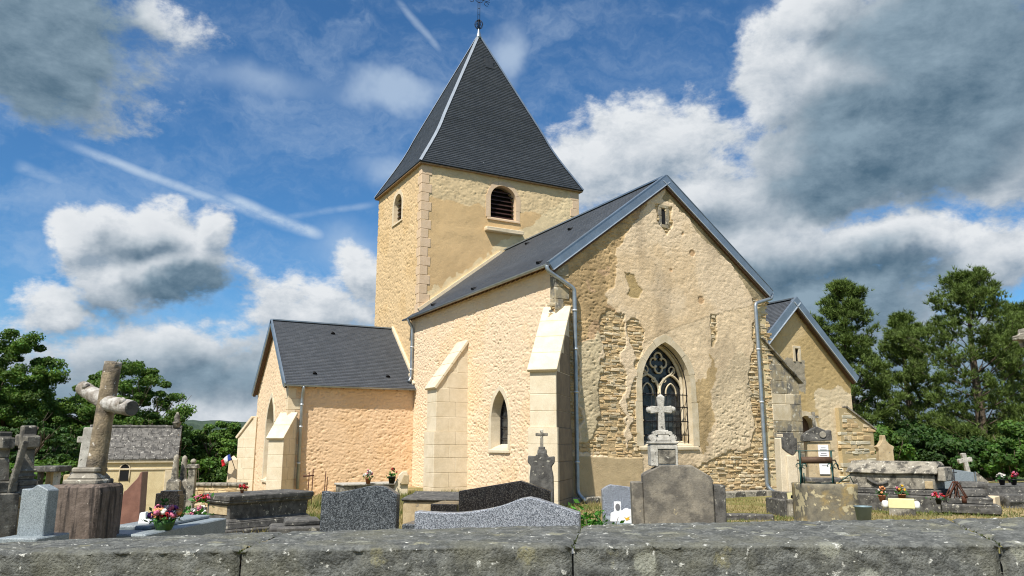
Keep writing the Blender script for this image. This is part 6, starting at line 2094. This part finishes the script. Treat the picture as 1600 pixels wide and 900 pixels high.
def broadleaf(label, cx, D, top_py, width_px, base, seed, trunk_r=0.28, clumps=70, per=330, size=0.26, name='broadleaf_tree', low=0.18, group=None, shape=1.0):
    p = at(cx, 700, D)
    gz_ = float(ground_z(p.x, p.y))
    H = at(cx, top_py, D).z - gz_
    Rw = width_px / FPX * D * 0.5
    t = empty(name, (p.x, p.y, gz_ - .1), seed * .7, label, 'tree', group)
    rn = random.Random(seed)
    nr = np.random.default_rng(seed)
    m = MB()
    m.tube([(0, 0, 0), (.08, .05, H * .12), (.05, -.05, H * .28), (0, 0, H * .45)], [trunk_r * 1.3, trunk_r, trunk_r * .85, trunk_r * .6], 10)
    tips = []
    for k in range(7):
        a = k * 2.4 + rn.random()
        limb(m, (0, 0, H * (.2 + .05 * k)), (math.cos(a), math.sin(a), .75), min(Rw * .95, H * .5), trunk_r * .5, rn, 1, tips)
    m.build('trunk', M['bark'], t)
    C, R = [], []
    zc, hz = H * (.5 + low / 2), H * (.5 - low / 2)
    while len(C) < clumps:
        d = nr.normal(size=3); d /= np.linalg.norm(d)
        rr = nr.random() ** .38
        k = 0.82 + 0.36 * float(fbm(d[0] * 2 + 5, d[1] * 2 + d[2] * 2.3, seed, 2))
        q = np.array([d[0] * Rw, d[1] * Rw, d[2] * hz]) * rr * k
        if d[2] > 0:
            q[:2] *= 1 - 0.25 * shape * (q[2] / hz) ** 2
        rc = nr.uniform(.07, .17) * (Rw + hz) * .5
        if q[2] + rc * .6 > hz * 1.02:
            continue
        C.append((q[0] * .88, q[1] * .88, zc + q[2] * .9)); R.append(rc)
    V, F, Cc = leaf_cloud(C, R, per, size, nr, base)
    link('crown', raw_mesh('crown', V, F, M['leaf'], False, Cc), t)
    return t

G1, G2, G3 = (0.064, 0.125, 0.022), (0.085, 0.155, 0.028), (0.040, 0.086, 0.019)
TG_ = 'broadleaf trees left of the church'
broadleaf('big dark green tree at the left edge', 5, 50, 498, 190, G2, 11, .34, 300, 430, .155, group=TG_, low=.1)
broadleaf('round green tree behind the log cross', 195, 54, 549, 205, G2, 12, .32, 300, 430, .155, group=TG_, low=.08)
broadleaf('low spreading tree between the two tall left trees', 95, 58, 618, 130, G1, 13, .22, 150, 230, .2, group=TG_, low=.05)
broadleaf('green tree left of the transept roof', 345, 58, 645, 115, G2, 14, .22, 150, 230, .19, group=TG_, low=.05)
broadleaf('tree just right of the funerary chapel', 285, 60, 652, 110, G1, 15, .22, 140, 230, .19, group=TG_, low=.05)
broadleaf('tree partly hidden by the transept gable', 410, 66, 650, 120, G1, 16, .22, 120, 200, .22, group=TG_, low=.05)
broadleaf('dark tree behind the low canopy monument', 40, 40, 640, 150, G3, 17, .2, 130, 200, .2, group=TG_, low=.03)
broadleaf('dark bushy tree behind the carved stele', 130, 46, 650, 130, G3, 18, .2, 130, 200, .2, group=TG_, low=.03)
broadleaf('dark tree above the funerary chapel roof', 240, 48, 640, 120, G3, 19, .2, 130, 200, .2, group=TG_, low=.03)
TB = 'bushes at the foot of the left trees'
def bush(label, cx, D, top, wpx, base, seed, group, per=260, size=.16, clumps=26):
    p = at(cx, 700, D)
    gz_ = float(ground_z(p.x, p.y))
    H = max(.6, at(cx, top, D).z - gz_)
    Rw = wpx / FPX * D * .5
    t = empty('bush', (p.x, p.y, gz_ - .1), 0, label, 'bush', group)
    nr = np.random.default_rng(seed); rn = random.Random(seed)
    m = MB()
    for k in range(7):
        limb(m, (0, 0, 0), (math.cos(k * .9) * .6, math.sin(k * .9) * .6, .9), H * .8, .04, rn)
    m.build('stem', M['bark'], t)
    C, R = [], []
    for k in range(clumps):
        d = nr.normal(size=3); d /= np.linalg.norm(d)
        rr = nr.random() ** .4
        C.append((d[0] * Rw * .8 * rr, d[1] * Rw * .8 * rr, H * .5 + d[2] * H * .38 * rr)); R.append(nr.uniform(.2, .36) * (Rw + H * .5) * .55)
    V, F, Cc = leaf_cloud(C, R, per, size, nr, base)
    link('foliage', raw_mesh('foliage', V, F, M['leaf'], False, Cc), t)
LB = (0.075, 0.15, 0.025)
bush('bright green bush behind the leaning stone cross', 75, 30, 700, 75, LB, 31, TB)
bush('bright green bush at the left edge behind the crosses', 15, 27, 690, 60, LB, 32, TB)
bush('dark bush left of the carved stele', 105, 34, 705, 60, G2, 33, TB)
bush('green bush beyond the far wall', 320, 36, 700, 90, G1, 34, TB)
bush('dark green bush beside the transept corner', 368, 40, 690, 60, G1, 35, TB)

# --- pines on the right
def pine(label, cx, D, top_py, width_px, seed, bare=0.12, lean=0.0, dens=1.0):
    p = at(cx, 700, D)
    gz_ = float(ground_z(p.x, p.y))
    H = at(cx, top_py, D).z - gz_
    Rw = width_px / FPX * D * .5
    t = empty('pine_tree', (p.x, p.y, gz_ - .1), 0, label, 'tree', 'dark pines right of the church')
    rn = random.Random(seed); nr = np.random.default_rng(seed)
    m = MB()
    tr_ = .02 * H + .08
    tp = [Vector((lean * (k / 8) ** 1.5 + .08 * math.sin(k * 1.1), .06 * math.cos(k), H * .97 * k / 8)) for k in range(9)]
    m.tube(tp, [tr_ * (1.1 - k / 8.6) for k in range(9)], 9)
    tufts, dirs = [], []
    z = H * bare
    k = 0
    while z < H * .97:
        f = (z / H - bare) / (1 - bare)
        reach = Rw * (0.55 + .95 * math.sin(math.pi * min(1, f * .62 + .30)) - .55 * f ** 2) * 0.80
        reach = max(reach, .25) * (1 if f < .9 else .7)
        nb = rn.choice((3, 3, 4, 4))
        i8 = min(7.999, z / (H * .97) * 8); i0 = int(i8)
        base_ = tp[i0].lerp(tp[i0 + 1], i8 - i0)
        for b in range(nb):
            a = k * 1.3 + b * 2 * math.pi / nb + rn.uniform(-.3, .3)
            L_ = reach * rn.uniform(.65, 1.12)
            up = rn.uniform(.05, .35) + .5 * f
            pts = [base_]
            d = Vector((math.cos(a), math.sin(a), up)).normalized()
            n = 5
            for j in range(n):
                d = (d + Vector((rn.uniform(-.12, .12), rn.uniform(-.12, .12), .10))).normalized()
                pts.append(pts[-1] + d * L_ / n)
            m.tube(pts, [max(.012, .05 * (1 - f * .6) * (1 - .8 * j / n)) for j in range(n + 1)], 5, False)
            ends = [pts[n], pts[4].lerp(pts[5], .2), pts[3]]
            for j in (2, 3, 4, 5):
                for q in range(rn.choice((0, 1, 1, 2))):
                    sd = Vector((-d.y, d.x, 0)).normalized() * rn.choice((-1, 1)) * L_ * rn.uniform(.12, .34)
                    e = pts[j - 1].lerp(pts[j], rn.random()) + sd + d * L_ * .12 + Vector((0, 0, rn.uniform(.02, .22)))
                    m.tube([pts[j - 1], e], [.012, .006], 4, False)
                    ends.append(e)
            for e in ends:
                pr_ = rn.uniform(.20, .36) * (.8 + .12 * Rw)
                for q in range(int(23 * dens * rn.uniform(.6, 1.2))):
                    off = Vector((rn.gauss(0, .55), rn.gauss(0, .55), rn.gauss(.05, .3))) * pr_
                    tufts.append(tuple(e + off))
                    dirs.append(tuple((d * .5 + off.normalized() * .6 + Vector((0, 0, .8))).normalized()))
        z += rn.uniform(.52, .84)
        k += 1
    m.build('trunk', M['bark'], t)
    T, Dr = np.array(tufts), np.array(dirs)
    nn = 11
    n = len(T) * nn
    c = np.repeat(T, nn, 0); d = np.repeat(Dr, nn, 0)
    nd = d + nr.normal(size=(n, 3)) * .55; nd /= np.linalg.norm(nd, axis=1)[:, None]
    s = np.cross(nd, nr.normal(size=(n, 3))); s /= np.linalg.norm(s, axis=1)[:, None]
    L2 = nr.uniform(.17, .32, n)[:, None]
    w = .020
    V = np.stack([c - s * w, c + s * w, c + nd * L2], 1).reshape(-1, 3)
    F = np.arange(3 * n).reshape(-1, 3)
    tone = np.repeat(nr.uniform(.6, 1.5, len(T)), nn)[:, None]
    cc_ = np.array([[0.100, 0.145, 0.034]]) * tone * nr.uniform(.8, 1.2, (n, 1))
    link('crown', raw_mesh('crown', V, F, M['needle'], False, np.repeat(cc_, 3, 0)), t)
    return t
pine('dark pine nearest the chapel gable', 1337, 44, 438, 125, 41, .04)
pine('short pine between the two taller pines', 1428, 47, 492, 120, 42, .04)
pine('tall spreading pine at the right', 1535, 41, 428, 190, 43, .08, .4)
pine('pine cut by the right edge of the picture', 1625, 45, 470, 150, 44, .05)
RB = 'bushes under the pines'
for i, (cx, D, top, w, cl, lab) in enumerate(((1385, 34, 655, 80, G1, 'dark green bush behind the pointed stele'), (1440, 36, 655, 120, G3, 'wide dark bush behind the lidded tomb'),
        (1500, 34, 668, 110, G3, 'leafy bush behind the leaning stone cross'), (1575, 32, 675, 80, (0.07, .15, .025), 'bright green bush at the right edge of the pines'),
        (1605, 36, 640, 100, G1, 'tall bush at the right edge'), (1345, 40, 640, 70, G3, 'dark bush hidden behind the chapel buttress'), (1480, 42, 640, 120, G3, 'dark high bush below the short pine'), (1545, 44, 640, 120, G3, 'dark high bush below the tall pine'), (1410, 45, 640, 110, G3, 'dark high bush beside the short pine'))):
    bush(lab, cx, D, top, w, cl, 60 + i, RB, per=330, size=.17, clumps=34)

# far wood edge behind everything on both sides
def wood(label, px0, px1, D, top0, top1, seed, n):
    nr = np.random.default_rng(seed)
    C, R = [], []
    for k in range(n):
        f = nr.random()
        px = px0 + (px1 - px0) * f
        D_ = D + nr.uniform(0, 25)
        tp = at(px, top0 + (top1 - top0) * f + nr.uniform(0, 14), D_)
        gz_ = float(ground_z(tp.x, tp.y))
        z = gz_ + (tp.z - gz_) * nr.random() ** .5
        r = nr.uniform(.7, 1.5) * D / 80
        C.append((tp.x, tp.y, z - r * .6)); R.append(r)
    V, F, Cc = leaf_cloud(C, R, 70, .5 * D / 80, nr, (0.024, 0.055, 0.018))
    tag(link('wood', raw_mesh('wood', V, F, M['leaf'], False, Cc)), label, kind='stuff')
wood('dark wood in the valley left of the church', -120, 430, 95, 655, 668, 71, 420)
wood('dark wood beyond the pines', 1330, 1760, 90, 672, 660, 72, 300)

# ------------------------------------------------------------------ grass between the graves
nr = np.random.default_rng(5)
V, F, C = [], [], []
def grass_patch(px0, px1, D0, D1, n, h=(.05, .16), base=(0.30, 0.24, 0.11)):
    px = nr.uniform(px0, px1, n); D = nr.uniform(D0, D1, n)
    s = (px - 800) / FPX * D * 1.03
    x = CAM[0] + FH[0] * D + RH[0] * s; y = CAM[1] + FH[1] * D + RH[1] * s
    keep = ~((x > -.1) & (y > -.1)) & ~((x > XG - .1) & (y > YA - .1))
    x, y = x[keep], y[keep]
    m = len(x)
    z = ground_z(x, y) + (fbm(x * .7, y * .7, 5) - .5) * .10
    hh = nr.uniform(*h, m) * (0.5 + fbm(x * 2, y * 2, 8, 3))
    a = nr.uniform(0, 6.28, m)
    w = .012
    p = np.stack([x, y, z - .01], -1)
    sd = np.stack([np.cos(a), np.sin(a), a * 0], -1) * w
    tip = p + np.stack([nr.normal(size=m) * .35 * hh, nr.normal(size=m) * .35 * hh, hh], -1)
    vv = np.stack([p - sd, p + sd, tip], 1).reshape(-1, 3)
    k = fbm(x * .9, y * .9, 12, 3)[:, None]
    cb = np.array(base)[None] * (1 - smooth(.48, .66, k)) + np.array([[.12, .15, .04]]) * smooth(.48, .66, k)
    cb = cb * nr.uniform(.7, 1.3, (m, 1))
    F.append(np.arange(3 * m).reshape(-1, 3) + sum(len(q) for q in V))
    V.append(vv); C.append(np.repeat(cb, 3, 0))
grass_patch(1080, 1640, 11, 23, 20000, (.03, .10))
grass_patch(560, 1000, 11, 24, 16000)
grass_patch(440, 760, 16, 26, 9000, (.06, .2))
grass_patch(0, 480, 8, 30, 12000)
tag(link('grass', raw_mesh('grass', np.concatenate(V), np.concatenate(F), M['leaf'], False, np.concatenate(C))), 'dry and green grass between the graves', kind='stuff')
